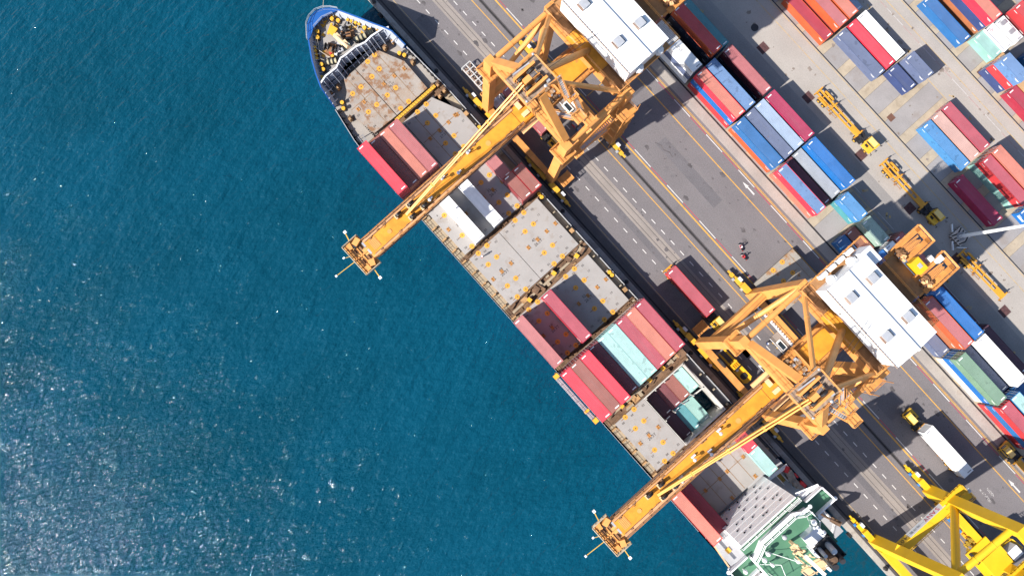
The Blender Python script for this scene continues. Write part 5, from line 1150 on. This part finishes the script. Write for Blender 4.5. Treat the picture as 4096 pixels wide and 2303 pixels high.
    a = MB(); a.box(-3.4, 3.8, 16.75, 17.4, 32.5, 32.65); a.box(-4.6, -3.4, 17.42, 17.49, 29.3, 31.6); a.box(5.2, 6.2, 17.3, 17.49, 30.9, 31.6); a.build('canopy', WHITE_D, hs)
    for i in range(4):
        a = MB(); y = 20.0+2.0*i; a.box(-10.05, -9.35, y-.75, y+.75, 29.2, 30.6); ac = a.build('air_conditioner', WHITE, mp)
        a = MB()
        for q in (-.36, .36): a.tube((-10.06, y+q, 29.9), (-10.10, y+q, 29.9), .3, 12); a.tube((-9.34, y+q, 29.9), (-9.30, y+q, 29.9), .3, 12)
        a.build('fan_grille', GREYP, ac)
    # tail platforms carrying the rope reeving gear
    a = MB(); a.box(-4.9, -3.9, 31.5, 38.4, 28.9, 29.05); a.box(-2.3, -1.3, 33.0, 38.4, 28.9, 29.05); a.box(-4.9, -1.3, 37.6, 38.4, 28.9, 29.05); a.box(1.2, 2.2, 31.5, 38.4, 28.9, 29.05); a.box(3.9, 4.9, 31.5, 38.4, 28.9, 29.05); a.box(1.2, 4.9, 37.6, 38.4, 28.9, 29.05); a.box(-4.6, 4.6, 30.4, 32.2, 28.6, 28.9); ta = a.build('tail_platform', ORANGE_OLD, R_)
    a = MB()
    for x0, x1 in ((-5.0, -1.2), (1.1, 5.0)):
        for q in (0, .35, .7): a.rail([(x0, 31.5, 29.05+q), (x0, 38.5-.2*q, 29.05+q), (x1, 38.5-.2*q, 29.05+q), (x1, 32.5, 29.05+q)], .5, .05, .9)
    a.rail([(-1.2, 34.5, 29.05), (1.1, 34.5, 29.05)], 1.1, .05, .9); a.build('railing', O, ta)
    a = MB()
    for x0 in (-3.9, 2.3):
        for i in range(7): a.beam((x0+.2*i, 32.0+rr_.uniform(0, .6), 29.2), (x0+.25+.2*i, 37.2-rr_.uniform(0, 1), 29.4), .12, .15)
    sep(a, 'reeving_bar', ORANGE, ta)
    a = MB()
    for x0 in (-3.2, 3.0):
        for i in range(9): a.cbox((x0+rr_.uniform(-.9, .9), 32.4+rr_.uniform(-.6, .8), 29.5), (rr_.uniform(.3, .9), rr_.uniform(.3, .7), .8), 0, rr_.uniform(0, 1.5))
    a.build('tail_machinery', BROWN, ta)
    a = MB()
    for x0 in (-3.0, 3.2):
        for i in range(4): a.cbox((x0+rr_.uniform(-.8, .8), 32.2+rr_.uniform(-.5, .5), 30.0), (.35, .6, .4), 0, rr_.uniform(0, 3))
    sep(a, 'pale_bracket', pm('pale_hinge', (.72, .42, .20), .5), ta)
    a = MB(); a.box(-1.4, 1.2, 32.3, 34.0, 29.0, 31.0); yb = a.build('drive_box', YELLOW, ta)
    a = MB(); a.box(-.45, .35, 32.8, 33.5, 31.0, 31.08); a.build('box_lid', STEEL, yb)
    a = MB(); a.cbox((1.6, 36.8, 29.8), (1.0, 1.2, 1.2)); a.cbox((.6, 35.8, 29.7), (.9, .8, 1.0)); a.build('tail_cabinet', WHITE_D, ta)
    # forestay of cable reel and power cable drum at the sea-side sill
    a = MB(); a.tube((-4.4, .8, 4.6), (-4.4, 1.1, 4.6), 1.2, 16); a.build('cable_reel', DARK, R_)
    return R_
CR = make_crane()
CR['label'] = 'orange quay crane with white machinery house, beside the blue ship bow'; CR.location = (-25.35, 24, 0)
CR2 = copy_tree(CR); CR2.location = (40.55, 24, 0)
CR2['label'] = 'orange quay crane with black lettering along its boom, beside the lying hatch cover'
for y0, word, sp in ((-5.0, 'PORT', .84), (-9.1, 'AUTHORITY', .93), (-18.1, 'OF', .9), (-20.4, 'THAILAND', .88), (-27.9, 'NO.', .85), (-31.1, '2', 1), (-32.4, '-', 1)):
    for i, ch in enumerate(word): text('boom_lettering', ch, 1.35, LETTER_K, (-1.862, y0-sp*i, 24.65), (0, -1, 0), (0, 0, 1), CR2)

# ---- the newer yellow crane at the lower right
K3 = thing('quay_crane', 'bright yellow crane with a white banner on its portal, beside the ship stern', 'crane', (94.6, 24, 0))
Y_ = YELLOW; LX3 = 9.6
for s_ in (-1, 1):
    x = s_*LX3
    a = MB(); a.beam((x, .3, 1.4), (x, 2.6, 29.5), 2.0, 2.2, 0, (0, 1, 0), 1.7, 1.9); a.build('sea_leg', Y_, K3)
    a = MB(); a.beam((x, 15.6, 1.4), (x, 15.5, 31.5), 2.0, 2.2, 0, (0, 1, 0), 1.7, 1.9); a.build('land_leg', Y_, K3)
    a = MB(); a.box(x-.75, x+.75, 1.5, 14.6, 8.6, 10.9); pb = a.build('portal_beam', Y_, K3)
    a = MB(); a.lathe((x, 9.0, 10.9), [(.55, .01), (.55, .05)], 14); a.build('inspection_lid', Y_, pb)
    a = MB(); a.box(x+.8, x+1.7, 1.6, 13.8, 8.7, 8.78); a.rail([(x+1.7, 1.6, 8.78), (x+1.7, 13.8, 8.78)], 1.1, .055, 1.1)
    for y in (3.0, 6.6, 10.8): a.cbox((x+1.2, y, 9.1), (.6, .9, .5), 1)
    a.build('walkway', [Y_, STEEL], pb)
    a = MB(); a.tube((x, 14.9, 11.5), (x, 2.9, 27.5), .75, 14); a.build('diagonal_tube', Y_, K3)
    a = MB(); a.tube((x, 3.2, 27.6), (x, 14.6, 28.6), .62, 14); a.tube((x, 7, 27.9), (x, 7.15, 27.92), .7, 14); a.tube((x, 11, 28.25), (x, 11.15, 28.27), .7, 14); a.build('tie_tube', Y_, K3)
    a = MB(); a.cbox((x-1.0, 16.0, 10.5), (1.7, 5.4, .08)); a.rail([(x-1.85, 13.3, 10.5), (x-1.85, 18.7, 10.5), (x-.15, 18.7, 10.5), (x-.15, 13.3, 10.5)], 1.1, .055, .9); a.cbox((x+.8, 18.2, 10.2), (2.2, 1.8, .08)); a.rail([(x-.2, 19.1, 10.2), (x+1.9, 19.1, 10.2), (x+1.9, 17.3, 10.2)], 1.1, .055, .8); a.build('leg_platform', Y_, K3)
    a = MB(); a.cbox((x-.2, 19.0, 11.2), (.9, .6, .6)); a.build('leg_lamp', STEEL, K3)
    a = MB(); a.beam((x-1.1, 1.0, 10.6), (x+.2, 1.6, 10.9), 1.8, .1); a.box(x-.3, x+.3, 1.9, 2.6, 10.9, 11.2); a.build('gusset', Y_, K3)
for y in (0, 15.6):
    a = MB(); a.box(-LX3+.9, LX3-.9, y-.75, y+.75, 2.6, 4.9); sb3 = a.build('sill_beam', Y_, K3)
    if y > 1:
        a = MB(); a.box(-8, 8, y-1.5, y-.85, 3.2, 3.3)
        for i in range(18): a.cbox((-7.6+.9*i, y-1.3, 3.5), (random.uniform(.3, .7), .3, random.uniform(.2, .6)))
        a.build('cable_tray', YEL, sb3)
        a = MB(); a.box(-8, 8, y+.85, y+1.6, 3.0, 3.1)
        for i in range(26): a.cbox((-7.8+.62*i, y+1.2, 3.3), (.4, .5, .35))
        a.build('cable_chain', DARK, sb3)
        for xx in (-3.6, -.7, 2.1): a = MB(); a.cbox((xx, y-1.35, 3.4), (.8, .5, .7)); a.build('drive_motor', BLUEP, sb3)
bogies(K3, 0, ((-LX3-.7, -1), (LX3+.7, 1)), YELLOW, BLUEP); bogies(K3, 15.6, ((-LX3-.7, -1), (LX3+.7, 1)), YELLOW, BLUEP)
a = MB(); a.box(-LX3-.79, -LX3-.76, 4.6, 13.9, 8.75, 10.8); bn = a.build('banner', WHITE, K3)
for i, ch in enumerate('SANY'): text('banner_lettering', ch, 1.9, LETTER_R, (-LX3-.80, 12.4-1.05*i, 9.75), (0, -1, 0), (0, 0, 1), bn, sx=.75)
text('banner_lettering', '三一海洋重工', .95, GREYP, (-LX3-.80, 6.9, 9.75), (0, -1, 0), (0, 0, 1), bn)
for i, ch in enumerate('40T'): text('beam_lettering', ch, 1.5, LETTER_K, (-LX3-.765, 3.9-.85*i, 9.75), (0, -1, 0), (0, 0, 1), K3)
a = MB(); a.box(2.6, 9.0, 11.5, 17.0, 5.0, 5.3); a.box(4.6, 9.0, 12.6, 17.5, 5.3, 7.2); a.build('electrical_platform', Y_, K3)
a = MB(); rr_ = random.Random(14)
for i in range(26): a.cbox((1.2+rr_.uniform(0, 2.8), 12.4+rr_.uniform(0, 2.8), 4.6), (rr_.uniform(.2, .8), rr_.uniform(.2, .8), rr_.uniform(.2, .7)), 0, rr_.uniform(0, 1))
a.build('reel_gear', pm('olive_gear', (.30, .19, .02), .6, .5, 2), K3)
a = MB(); a.tube((4.3, 12.0, 4.9), (4.3, 12.5, 4.9), 1.5, 18); a.build('cable_reel', DARK, K3)
a = MB(); a.cbox((7.8, 18.6, 6), (2.2, 2.6, 2.4)); a.build('electric_house', WHITE_D, K3)
a = MB(); a.rail([(5.4, 17.6, 5), (6.0, 20.4, 5), (8.6, 20.8, 5), (9.4, 18.0, 5)], 1.2, .07, .7, 0, 3); a.box(5.4, 9.2, 17.6, 20.6, 4.9, 5.0); a.build('railing', Y_, K3)
a = MB(); a.box(-8.8, 8.8, 1.6, 3.4, 27.6, 29.5); a.build('cross_beam', Y_, K3)
a = MB(); a.box(-8.8, 8.8, 14.6, 16.4, 29.4, 31.5); a.build('cross_beam', Y_, K3)

# ================================================================ VEHICLES
TYEL = pm('truck_yellow', (.62, .36, .035), .45, .08, .5, rust=.12, rcol=(.3, .15, .05)); CHOR = pm('chassis_orange', (.56, .255, .025), .5, .12, .6, rust=.3, rcol=(.26, .11, .04), rscale=.9)
CABT = pm('cab_roof_cream', (.66, .47, .17), .5, .05)
def wheels(root, lst, r_=.5, wd=.3):
    for (x, y) in lst:
        a = MB(); a.tube((x, y-wd/2, r_), (x, y+wd/2, r_), r_, 16); w_ = a.build('wheel', RUBBER, root)
        s_ = 1 if y > 0 else -1; a = MB(); a.tube((x, y+s_*(wd/2), r_), (x, y+s_*(wd/2+.03), r_), r_*.5, 12); a.build('rim', YEL, w_)
def chassis(root, x0, x1):
    """40 ft skeleton trailer from tail x0 to gooseneck x1 (x1 is the tractor end)"""
    a = MB()
    for y in (-.48, .48): a.box(x0, x1, y-.13, y+.13, .95, 1.3)
    for t in (0.01, .13, .33, .52, .72, .88, .985):
        x = x0+(x1-x0)*t; a.box(x-.1, x+.1, -.48, .48, 1.0, 1.22)
    for t in (0.0, .36, .985):
        x = x0+(x1-x0)*t; a.box(x-.14, x+.14, -1.22, 1.22, 1.02, 1.28)
    a.box(x1-2.4, x1, -.62, .62, .98, 1.32)
    a.build('chassis_frame', CHOR, root)
    g = MB()
    for t in (0, .36, .985):
        for y in (-1.2, 1.2):
            x = x0+(x1-x0)*t; g.beam((x, y, 1.1), (x+.12, y*1.12, 1.95), .22, .05, 0, (1, 0, 0))
    sep(g, 'container_guide', BROWN, root)
    for s_ in (-1, 1):
        f = MB(); pr = [(-1.35, 0), (-1.3, .32), (-1.0, .5), (1.0, .5), (1.3, .32), (1.35, 0)]
        xm = x0+2.3; k = len(f.v)
        for (u, v) in pr: f.v += [(xm+u, s_*.78, .85+v), (xm+u, s_*1.26, .85+v)]
        for i in range(len(pr)-1): f.face([k+2*i, k+2*i+1, k+2*i+3, k+2*i+2])
        f.build('mudguard', CHOR, root)
    wheels(root, [(x0+1.65, s_*1.0) for s_ in (-1, 1)]+[(x0+2.95, s_*1.0) for s_ in (-1, 1)], .5, .45)
    l = MB(); xl = x0+(x1-x0)*.42
    for s_ in (-1, 1):
        l.beam((xl, s_*1.0, .15), (xl, s_*1.0, 1.1), .12, .12); l.cbox((xl, s_*1.0, .12), (.4, .3, .1))
        l.rail([(xl-1.3, s_*1.05, .45), (xl+1.4, s_*1.05, .45)], .5, .04, .9)
    l.build('side_gear', BROWN, root)
def tractor(root, x, s_, dark=False):
    """yard tractor with an offset half cab; x is its coupling point, s_ the way it faces"""
    X = lambda u: x+s_*u
    a = MB(); a.box(X(-1.0), X(4.0), -.45, .45, .6, 1.0); a.box(X(-.9), X(1.2), -1.15, 1.15, .75, 1.05); a.build('tractor_frame', BLACK, root)
    a = MB(); a.tube((X(-.1), -.1, 1.1), (X(-.1), .1, 1.1), .5, 10); a.cbox((X(.9), .6, 1.2), (.5, .7, .5)); a.cbox((X(.8), -.6, 1.2), (.7, .6, .4)); a.cbox((X(.6), 0, 1.15), (1.2, .4, .3)); a.build('fifth_wheel', DARK, root)
    a = MB(); a.box(X(1.4), X(3.9), -.1, 1.15, 1.0, 2.72); cb_ = a.build('cab', TYEL, root)
    a = MB(); a.box(X(1.5), X(3.5), -.05, 1.05, 2.72, 2.80); a.build('cab_roof', CABT, cb_)
    a = MB(); a.box(X(3.9), X(3.93), 0, 1.05, 1.7, 2.55); a.box(X(1.55), X(3.7), 1.15, 1.17, 1.8, 2.5); a.box(X(1.55), X(3.7), -.12, -.10, 1.8, 2.5); a.build('window', GLASS, cb_)
    a = MB(); a.box(X(1.5), X(3.95), -1.15, -.12, .9, 1.55); a.build('bonnet', TYEL, root)
    a = MB(); a.box(X(1.9), X(2.7), -.75, -.25, 1.56, 1.6); a.build('bonnet_grille', BLACK, root)
    a = MB(); a.beam((X(3.9), 1.1, 2.2), (X(4.3), 1.5, 2.2), .08, .08); a.cbox((X(4.35), 1.55, 2.1), (.12, .25, .5)); a.beam((X(3.9), -1.0, 1.6), (X(4.3), -1.3, 2.0), .08, .08); a.cbox((X(4.3), -1.4, 2.0), (.12, .25, .4)); a.tube((X(1.2), 1.0, 1), (X(1.2), 1.0, 3.1), .08, 8); a.build('mirror', BLACK, cb_)
    wheels(root, [(X(3.1), -1.0), (X(3.1), 1.0)], .5, .32); wheels(root, [(X(-.1), -1.05), (X(-.1), 1.05)], .52, .55)
def truck(label, x, y, rz, tail=-14.6, group='yard trucks with skeleton trailers'):
    r = thing('yard_truck', label, 'truck', (x, y, 0.01), rz, group); chassis(r, tail, tail+12.5); tractor(r, tail+12.9, 1); return r
# x is the front; three empty trailers in line on the yard road, tractors towards +X
truck('empty orange yard truck parked closest to the round manhole on the concrete yard road', 23.0, 79.2, 0)
truck('empty orange yard truck between the other two parked on the concrete yard road', 43.2, 79.1, R(-.4))
t3 = thing('yard_trailer', 'empty orange skeleton trailer beside the striped base of the lamp mast', 'trailer', (66.4, 78.6, .01), R(1.2), None); chassis(t3, -13.0, -.3)
a = MB(); a.cbox((-11.3, .2, 1.5), (.7, .5, .4)); a.build('tool_box', BLUEP, t3)
rt = truck('yard truck carrying the red container on the quay road', 29.8, 30.35, 0, -15.0)
container(21.3, 30.35, 1.31, 40, 'red', 'red container riding on the yard truck on the quay road', None, 'rose')
w2 = truck('yard truck with yellow cab pulling the tall white container', 71.2, 47.3, math.pi, -15.5)
container(80.4, 47.3, 1.31, 40, 'white', 'tall white container riding on the truck with the yellow cab', None, None, True, True)
rk = truck('yard truck under the upper crane carrying a dusty red container', -21.5, 30.5, 0, -14.5)
container(-29.5, 30.5, 1.31, 40, 'pink', 'dusty red container on the truck under the upper crane boom', None, 'pink')
bt = truck('bright yellow yard truck beside the stack of red and blue containers', 90.3, 57.6, math.pi, -14.8)
# flat trailers with mixed loads under both cranes
def flatbed(label, x, y, cab):
    r = thing('flat_trailer', label, 'trailer', (x, y, .01), 0, 'flat trailers under the cranes')
    a = MB(); a.box(-6, 6, -1.25, 1.25, 1.0, 1.25); a.build('deck', TRK, r); wheels(r, [(-4.6, -1), (-4.6, 1), (-3.3, -1), (-3.3, 1), (4.6, -1), (4.6, 1)], .48, .4)
    a = MB(); a.rail([(-6, -1.25, 1.25), (6, -1.25, 1.25)], .5, .05, 1.4); a.build('side_rail', STEEL, r); return r
flatbed('flat trailer beside the land rail under the upper crane', -21.0, 38.2, 0); flatbed('flat trailer beside the land rail under the lower crane', 45.8, 37.6, 0)
for base, where in ((-21.0, 'upper'), (45.8, 'lower')):
    yb = 36.4 if base < 0 else 36.0
    for dx, mt, nm, lb_ in ((.4, RED, 'crate', 'red crate'), (1.9, BLUEP, 'crate', 'blue crate'), (3.2, YEL, 'generator', 'yellow generator box')):
        r = thing(nm, '%s on the road below the %s crane sill beam' % (lb_, where), nm, (base+dx, yb, .01))
        a = MB(); a.cbox((0, 0, .75), (1.2, .9, 1.5)); a.build('body', mt, r)
        a = MB(); a.box(-.62, .62, -.47, .47, 1.5, 1.56); a.box(-.6, -.5, -.45, .45, 0, 1.5); a.box(.5, .6, -.46, .46, 0, 1.5); a.build('lid_frame', GREYP if mt is not YEL else WHITE, r)
    r = thing('van', 'white van parked below the %s crane sill beam' % where, 'van', (base-3.0, yb+1.25, .01)); r.scale = (.8, .8, .8)
    a = MB(); a.prism([(-2.1, -.85), (2.1, -.85), (2.3, -.6), (2.3, .6), (2.1, .85), (-2.1, .85)], .35, 1.25); a.box(-1.9, 1.1, -.78, .78, 1.25, 1.85); a.build('body', WHITE, r)
    a = MB(); a.box(1.1, 1.35, -.7, .7, 1.25, 1.7); a.box(-1.5, .8, -.55, .55, 1.85, 1.87); a.build('window', GLASS, r); wheels(r, [(-1.3, -.8), (-1.3, .8), (1.4, -.8), (1.4, .8)], .32, .2)
# open rack of scrap in the shade by the upper crane
ck = thing('scrap_rack', 'long open white rack full of scrap in shade beside the upper crane leg', 'rack', (-42.0, 27.6, .01))
a = MB()
for y in (-1.15, 0, 1.15): a.box(-3.3, 3.3, y-.09, y+.09, 1.45, 1.6)
for i in range(6): x = -3.3+1.32*i; a.box(x-.09, x+.09, -1.15, 1.15, 1.45, 1.62)
for x in (-3.3, 3.3):
    for y in (-1.15, 1.15): a.box(x-.09, x+.09, y-.09, y+.09, 0, 1.45)
a.build('frame', pm('rack_grey', (.45, .45, .44), .6, .15, 1, rust=.2), ck)
a = MB(); rr_ = random.Random(2); a.box(-3.2, 3.2, -1.1, 1.1, .1, .2)
for i in range(90): a.cbox((rr_.uniform(-3.1, 3.1), rr_.uniform(-1, 1), .3+rr_.uniform(0, .8)), (rr_.uniform(.1, .5), rr_.uniform(.1, .5), rr_.uniform(.1, .4)), 0, rr_.uniform(0, 3))
a.build('scrap', pm('scrap_brown', (.28, .20, .16), .8, .5, 3, rust=.4), ck)
ck2 = thing('scrap_rack', 'white framed open rack end showing beside the upper crane leg foot', 'rack', (-35.6, 27.5, .01))
a = MB()
for y in (-1.15, 0, 1.15): a.box(-2.6, 2.6, y-.09, y+.09, 1.45, 1.6)
for i in range(5): x = -2.6+1.3*i; a.box(x-.09, x+.09, -1.15, 1.15, 1.45, 1.62)
for x in (-2.6, 2.6):
    for y in (-1.15, 1.15): a.box(x-.09, x+.09, y-.09, y+.09, 0, 1.45)
a.box(-2.5, 2.5, -1.1, 1.1, .1, .2); a.build('frame', WHITE_D, ck2)
# heavy forklift under the lower crane
fk = thing('forklift', 'big yellow forklift with long arms standing under the lower crane', 'forklift', (39.2, 27.0, .01), R(1)); fk.scale = (.72, .85, .85)
FY = pm('forklift_yellow', (.66, .36, .015), .5, .1, .6, rust=.15)
for s_ in (-1, 1): a = MB(); a.beam((-6.2, s_*.85, 2.6), (-1.4, s_*.85, 3.0), .42, .45); a.build('fork_arm', FY, fk)
a = MB(); a.beam((-6.3, -1.2, 2.6), (-6.3, 1.2, 2.6), .45, .5); a.cbox((-6.3, -1.2, 2.4), (.9, .7, .8)); a.build('carriage', TRK, fk)
a = MB(); a.box(-1.6, .2, -1.15, 1.15, 1.0, 3.4)
for y in (-.7, -.2, .3, .8): a.box(-1.2, 0, y, y+.12, 3.4, 3.7)
a.build('mast', FY, fk)
a = MB(); a.prism([(.2, -1.25), (5.2, -1.25), (5.8, -.6), (5.8, .6), (5.2, 1.25), (.2, 1.25)], .7, 2.2); a.box(.4, 5.2, -1.3, -.9, 2.2, 2.5); a.box(.4, 5.2, .9, 1.3, 2.2, 2.5); a.build('body', FY, fk)
a = MB(); a.lathe((3.6, 0, 2.2), [(.95, .02), (.95, .25), (.8, .28)], 18); a.build('fan', BLACK, fk)
a = MB(); a.cbox((1.0, -.3, 2.4), (.7, .6, .35)); a.build('hatch', WHITE_D, fk); a = MB(); a.cbox((.3, .3, 2.9), (1.0, 1.2, .9)); a.build('hydraulics', BLACK, fk)
a = MB(); a.beam((-1.0, 0, 3.2), (-5.2, .05, 2.8), .08, .1); a.build('hose_boom', BROWN, fk)
wheels(fk, [(.9, -1.3), (.9, 1.3), (4.4, -1.2), (4.4, 1.2)], .75, .5)
# motor bikes with riders
def person(label, x, y, z, rz, top, legs, pose='stand', hat=None, scale=1.0, group=None):
    r = thing('person', label, 'person', (x, y, z), rz, group)
    sit = pose == 'ride'
    hip = .78 if sit else .95
    V = {'pel': ((0, 0, hip), .15), 'chest': ((.06 if sit else 0, 0, hip+.38), .17), 'neck': ((.10 if sit else .02, 0, hip+.56), .065)}
    E_ = [('pel', 'chest'), ('chest', 'neck')]
    for s_, nm in ((1, 'l'), (-1, 'r')):
        V['sh'+nm] = ((.07 if sit else 0, s_*.20, hip+.47), .075); E_.append(('chest', 'sh'+nm))
        el = (.26, s_*.30, hip+.26) if sit else ((.05, s_*.30, hip+.20) if pose == 'stand' else (.22, s_*.30, hip+.24)); wr = (.50, s_*.26, hip+.28) if sit else ((.14, s_*.30, hip-.04) if pose == 'stand' else (.42, s_*.18, hip+.3))
        V['el'+nm] = (el, .055); V['wr'+nm] = (wr, .04); E_ += [('sh'+nm, 'el'+nm), ('el'+nm, 'wr'+nm)]
        d = (Vector(wr)-Vector(el)).normalized(); V['pa'+nm] = (tuple(Vector(wr)+d*.07), .038); E_.append(('wr'+nm, 'pa'+nm))
        for q in range(5):
            o_ = Vector((0, (q-2)*.018, .0)); base = Vector(V['pa'+nm][0])
            V['f%d%s' % (q, nm)] = (tuple(base+d*(.075 if q not in (0, 4) else .05)+o_+Vector((.02, 0, -.03)) ), .010); E_.append(('pa'+nm, 'f%d%s' % (q, nm)))
        kn = (.36, s_*.17, hip-.08) if sit else (.06, s_*.12, .50); an = (.22, s_*.16, .28) if sit else (-.02, s_*.13, .09); to = (.42, s_*.16, .24) if sit else (.17, s_*.15, .05)
        V['hp'+nm] = ((0, s_*.10, hip-.05), .11); V['kn'+nm] = (kn, .07); V['an'+nm] = (an, .048); V['to'+nm] = (to, .045)
        E_ += [('pel', 'hp'+nm), ('hp'+nm, 'kn'+nm), ('kn'+nm, 'an'+nm), ('an'+nm, 'to'+nm)]
    hx = V['neck'][0][0]; V['head'] = ((hx+.03, 0, hip+.72), .10); V['crown'] = ((hx+.02, 0, hip+.82), .08); V['nose'] = ((hx+.125, 0, hip+.70), .02); V['chin'] = ((hx+.07, 0, hip+.63), .05)
    E_ += [('neck', 'head'), ('head', 'crown'), ('head', 'nose'), ('neck', 'chin')]
    ks = list(V); me = bpy.data.meshes.new('body'); me.from_pydata([V[k2][0] for k2 in ks], [(ks.index(a_), ks.index(b_)) for a_, b_ in E_], [])
    o = bpy.data.objects.new('body', me); COL.objects.link(o); o.parent = r
    sk = o.modifiers.new('skin', 'SKIN'); sk.use_smooth_shade = True
    for i, k2 in enumerate(ks): me.skin_vertices[0].data[i].radius = (V[k2][1], V[k2][1])
    for i in range(len(ks)): me.skin_vertices[0].data[i].use_root = (i == 0)
    su = o.modifiers.new('sub', 'SUBSURF'); su.levels = 1; su.render_levels = 1
    me.materials.append(SKIN)
    PEOPLE.append((o, hip, top, legs, sit))
    a = MB(); hc = (hx+.02, 0, hip+.74); a.lathe(hc, [(.125, 0), (.125, .05), (.10, .11), (.05, .15)] if not hat else [(.17, 0), (.135, .01), (.13, .08), (.09, .14), (.03, .16)], 12); a.build('helmet' if hat else 'hair', hat or BLACK, r)
    a = MB(); 
    for s_ in (-1, 1): a.cbox((hx+.125, s_*.04, hip+.745), (.012, .025, .015))
    a.build('eye', BLACK, r)
    return r
PEOPLE = []
CL_RED = pm('red_cloth', (.48, .02, .035), .8, .1); CL_PINK = pm('pink_cloth', (.55, .30, .36), .8, .1); CL_DARK = pm('dark_cloth', (.04, .045, .07), .8, .1); CL_BLUE = pm('blue_cloth', (.03, .07, .22), .8, .1)
person('worker in red standing on the bare cream hatch cover', -12.5, 3.2, 5.0, R(200), CL_RED, CL_RED, 'stand', WHITE)
def bike(label, x, y, rz, col):
    r = thing('motorbike', label, 'motorbike', (x, y, .01), rz)
    for nm, xx in (('wheel', .62), ('wheel', -.62)):
        a = MB(); a.tube((xx, -.06, .3), (xx, .06, .3), .3, 16); w_ = a.build(nm, RUBBER, r); a = MB(); a.tube((xx, -.065, .3), (xx, .065, .3), .17, 12); a.build('rim', STEEL, w_)
    a = MB(); a.beam((-.75, 0, .62), (.1, 0, .66), .26, .14); a.build('seat', BLACK, r)
    a = MB(); a.cbox((.0, 0, .42), (.6, .24, .3)); a.beam((.1, 0, .5), (.5, 0, .75), .26, .16); a.beam((.62, 0, .35), (.42, 0, .95), .12, .12); a.beam((-.6, 0, .4), (-.85, 0, .6), .2, .08); a.build('body', col, r)
    a = MB(); a.tube((.42, -.33, .98), (.42, .33, .98), .025, 8); a.build('handlebar', DARK, r); a = MB(); a.lathe((.58, 0, .78), [(.02, 0), (.09, .03), (.09, .1), (.02, .13)], 10); a.build('headlight', WHITE, r)
    return r
bike('motorbike ridden by a rider in pale pink, on the asphalt near the lying hatch cover', 21.9, 44.95, R(165), RED)
person('rider in pale pink on the motorbike farther up the road', 21.95, 44.93, .01, R(165), CL_PINK, CL_DARK, 'ride', WHITE)
bike('red motorbike under a rider in red, closer to the lying hatch cover', 23.8, 44.0, R(185), RED)
person('rider in red on the motorbike nearer to the lying hatch cover', 23.85, 44.0, .01, R(185), CL_RED, CL_DARK, 'ride', RED)
person('worker in blue with a white helmet on the road by the lower crane', 40.3, 35.4, .01, R(40), CL_BLUE, CL_DARK, 'stand', WHITE)
person('worker in a white helmet beside the upper crane leg foot', -37.3, 25.9, .01, R(120), CL_RED, CL_DARK, 'reach', WHITE)
person('worker in dark clothes walking on the quay below the lower crane boom', 51.5, 28.0, .01, R(20), CL_PINK, CL_DARK, 'stand', YEL)
# clothing: faces of each body take cloth above the hips, on the arms and on the legs
def dress():
    dg = bpy.context.evaluated_depsgraph_get()
    for o, hip, top, legs, sit in PEOPLE:
        me = bpy.data.meshes.new_from_object(o.evaluated_get(dg)); me.materials.clear()
        for mm in (SKIN, top, legs, BLACK): me.materials.append(mm)
        for p in me.polygons:
            c = p.center; p.use_smooth = True
            if c.z > hip+.58: i = 0
            elif (abs(c.y) > .22 and c.z < hip+.06 and not sit and c.z > hip-.3) or (sit and c.x > .47 and c.z > hip+.1): i = 0
            elif c.z > hip+.02 and not (sit and c.z < hip+.04): i = 1
            elif (c.z < .13 and not sit) or (sit and c.z < .30): i = 3
            else: i = 2
            p.material_index = i
        o.modifiers.clear(); old = o.data; o.data = me; bpy.data.meshes.remove(old)
bpy.context.view_layer.update(); dress()
# ================================================================ LIGHT MAST
lm = thing('lamp_mast', 'tall white tapering lamp mast on a black and yellow striped base in the yard road', 'lamp post', (50.9, 80.7, 0))
a = MB(); a.tube((0, 0, .9), (0, 0, 30), .40, 14, 0, .24); a.build('pole', WHITE, lm)
a = MB(); a.box(-1.5, 1.5, -1.5, 1.5, 0.01, .9); bs = a.build('base_block', pm('base_cream', (.5, .42, .36), .7, .1), lm)
a = MB()
for i in range(4):
    for s_ in (-1, 1):
        x = -1.2+.75*i; a.beam((x, s_*1.51, .05), (x+.3, s_*1.51, .86), .03, .3, 0, (1, 0, 0)); a.beam((s_*1.51, x, .05), (s_*1.51, x+.3, .86), .03, .3, 0, (0, 1, 0))
    x = -1.25+.75*i; a.beam((x, -1.4, .905), (x+.5, 0, .905), .28, .01); a.beam((x+.5, 0, .905), (x, 1.4, .905), .28, .01)
a.build('hazard_stripe', BLACK, bs)
a = MB()
for t in range(6): ang = 2*math.pi*t/6; a.beam((.9*math.cos(ang), .9*math.sin(ang), .95), (.35*math.cos(ang), .35*math.sin(ang), 2.2), .08, .3)
a.tube((0, 0, .9), (0, 0, 1.05), .85, 14); a.build('base_flange', STEEL, lm)
a = MB()
for (p, q) in (((-1.8, -.4, .5), (-3.0, .6, .5)), ((-.2, -1.9, .5), (1.2, -3.0, .5)), ((1.4, -1.9, .5), (2.7, -.6, .5))): a.beam(p, q, .18, .5); a.beam((p[0], p[1], .1), (p[0], p[1], .8), .2, .2)
sep(a, 'guard_rail', WHITE, lm)
a = MB(); a.tube((0, 0, 29.6), (0, 0, 29.8), 1.6, 16)
for t in range(8): ang = 2*math.pi*t/8; a.cbox((1.7*math.cos(ang), 1.7*math.sin(ang), 29.9), (.5, .5, .45), 0, ang)
a.build('lamp_ring', STEEL, lm)
flush_texts()
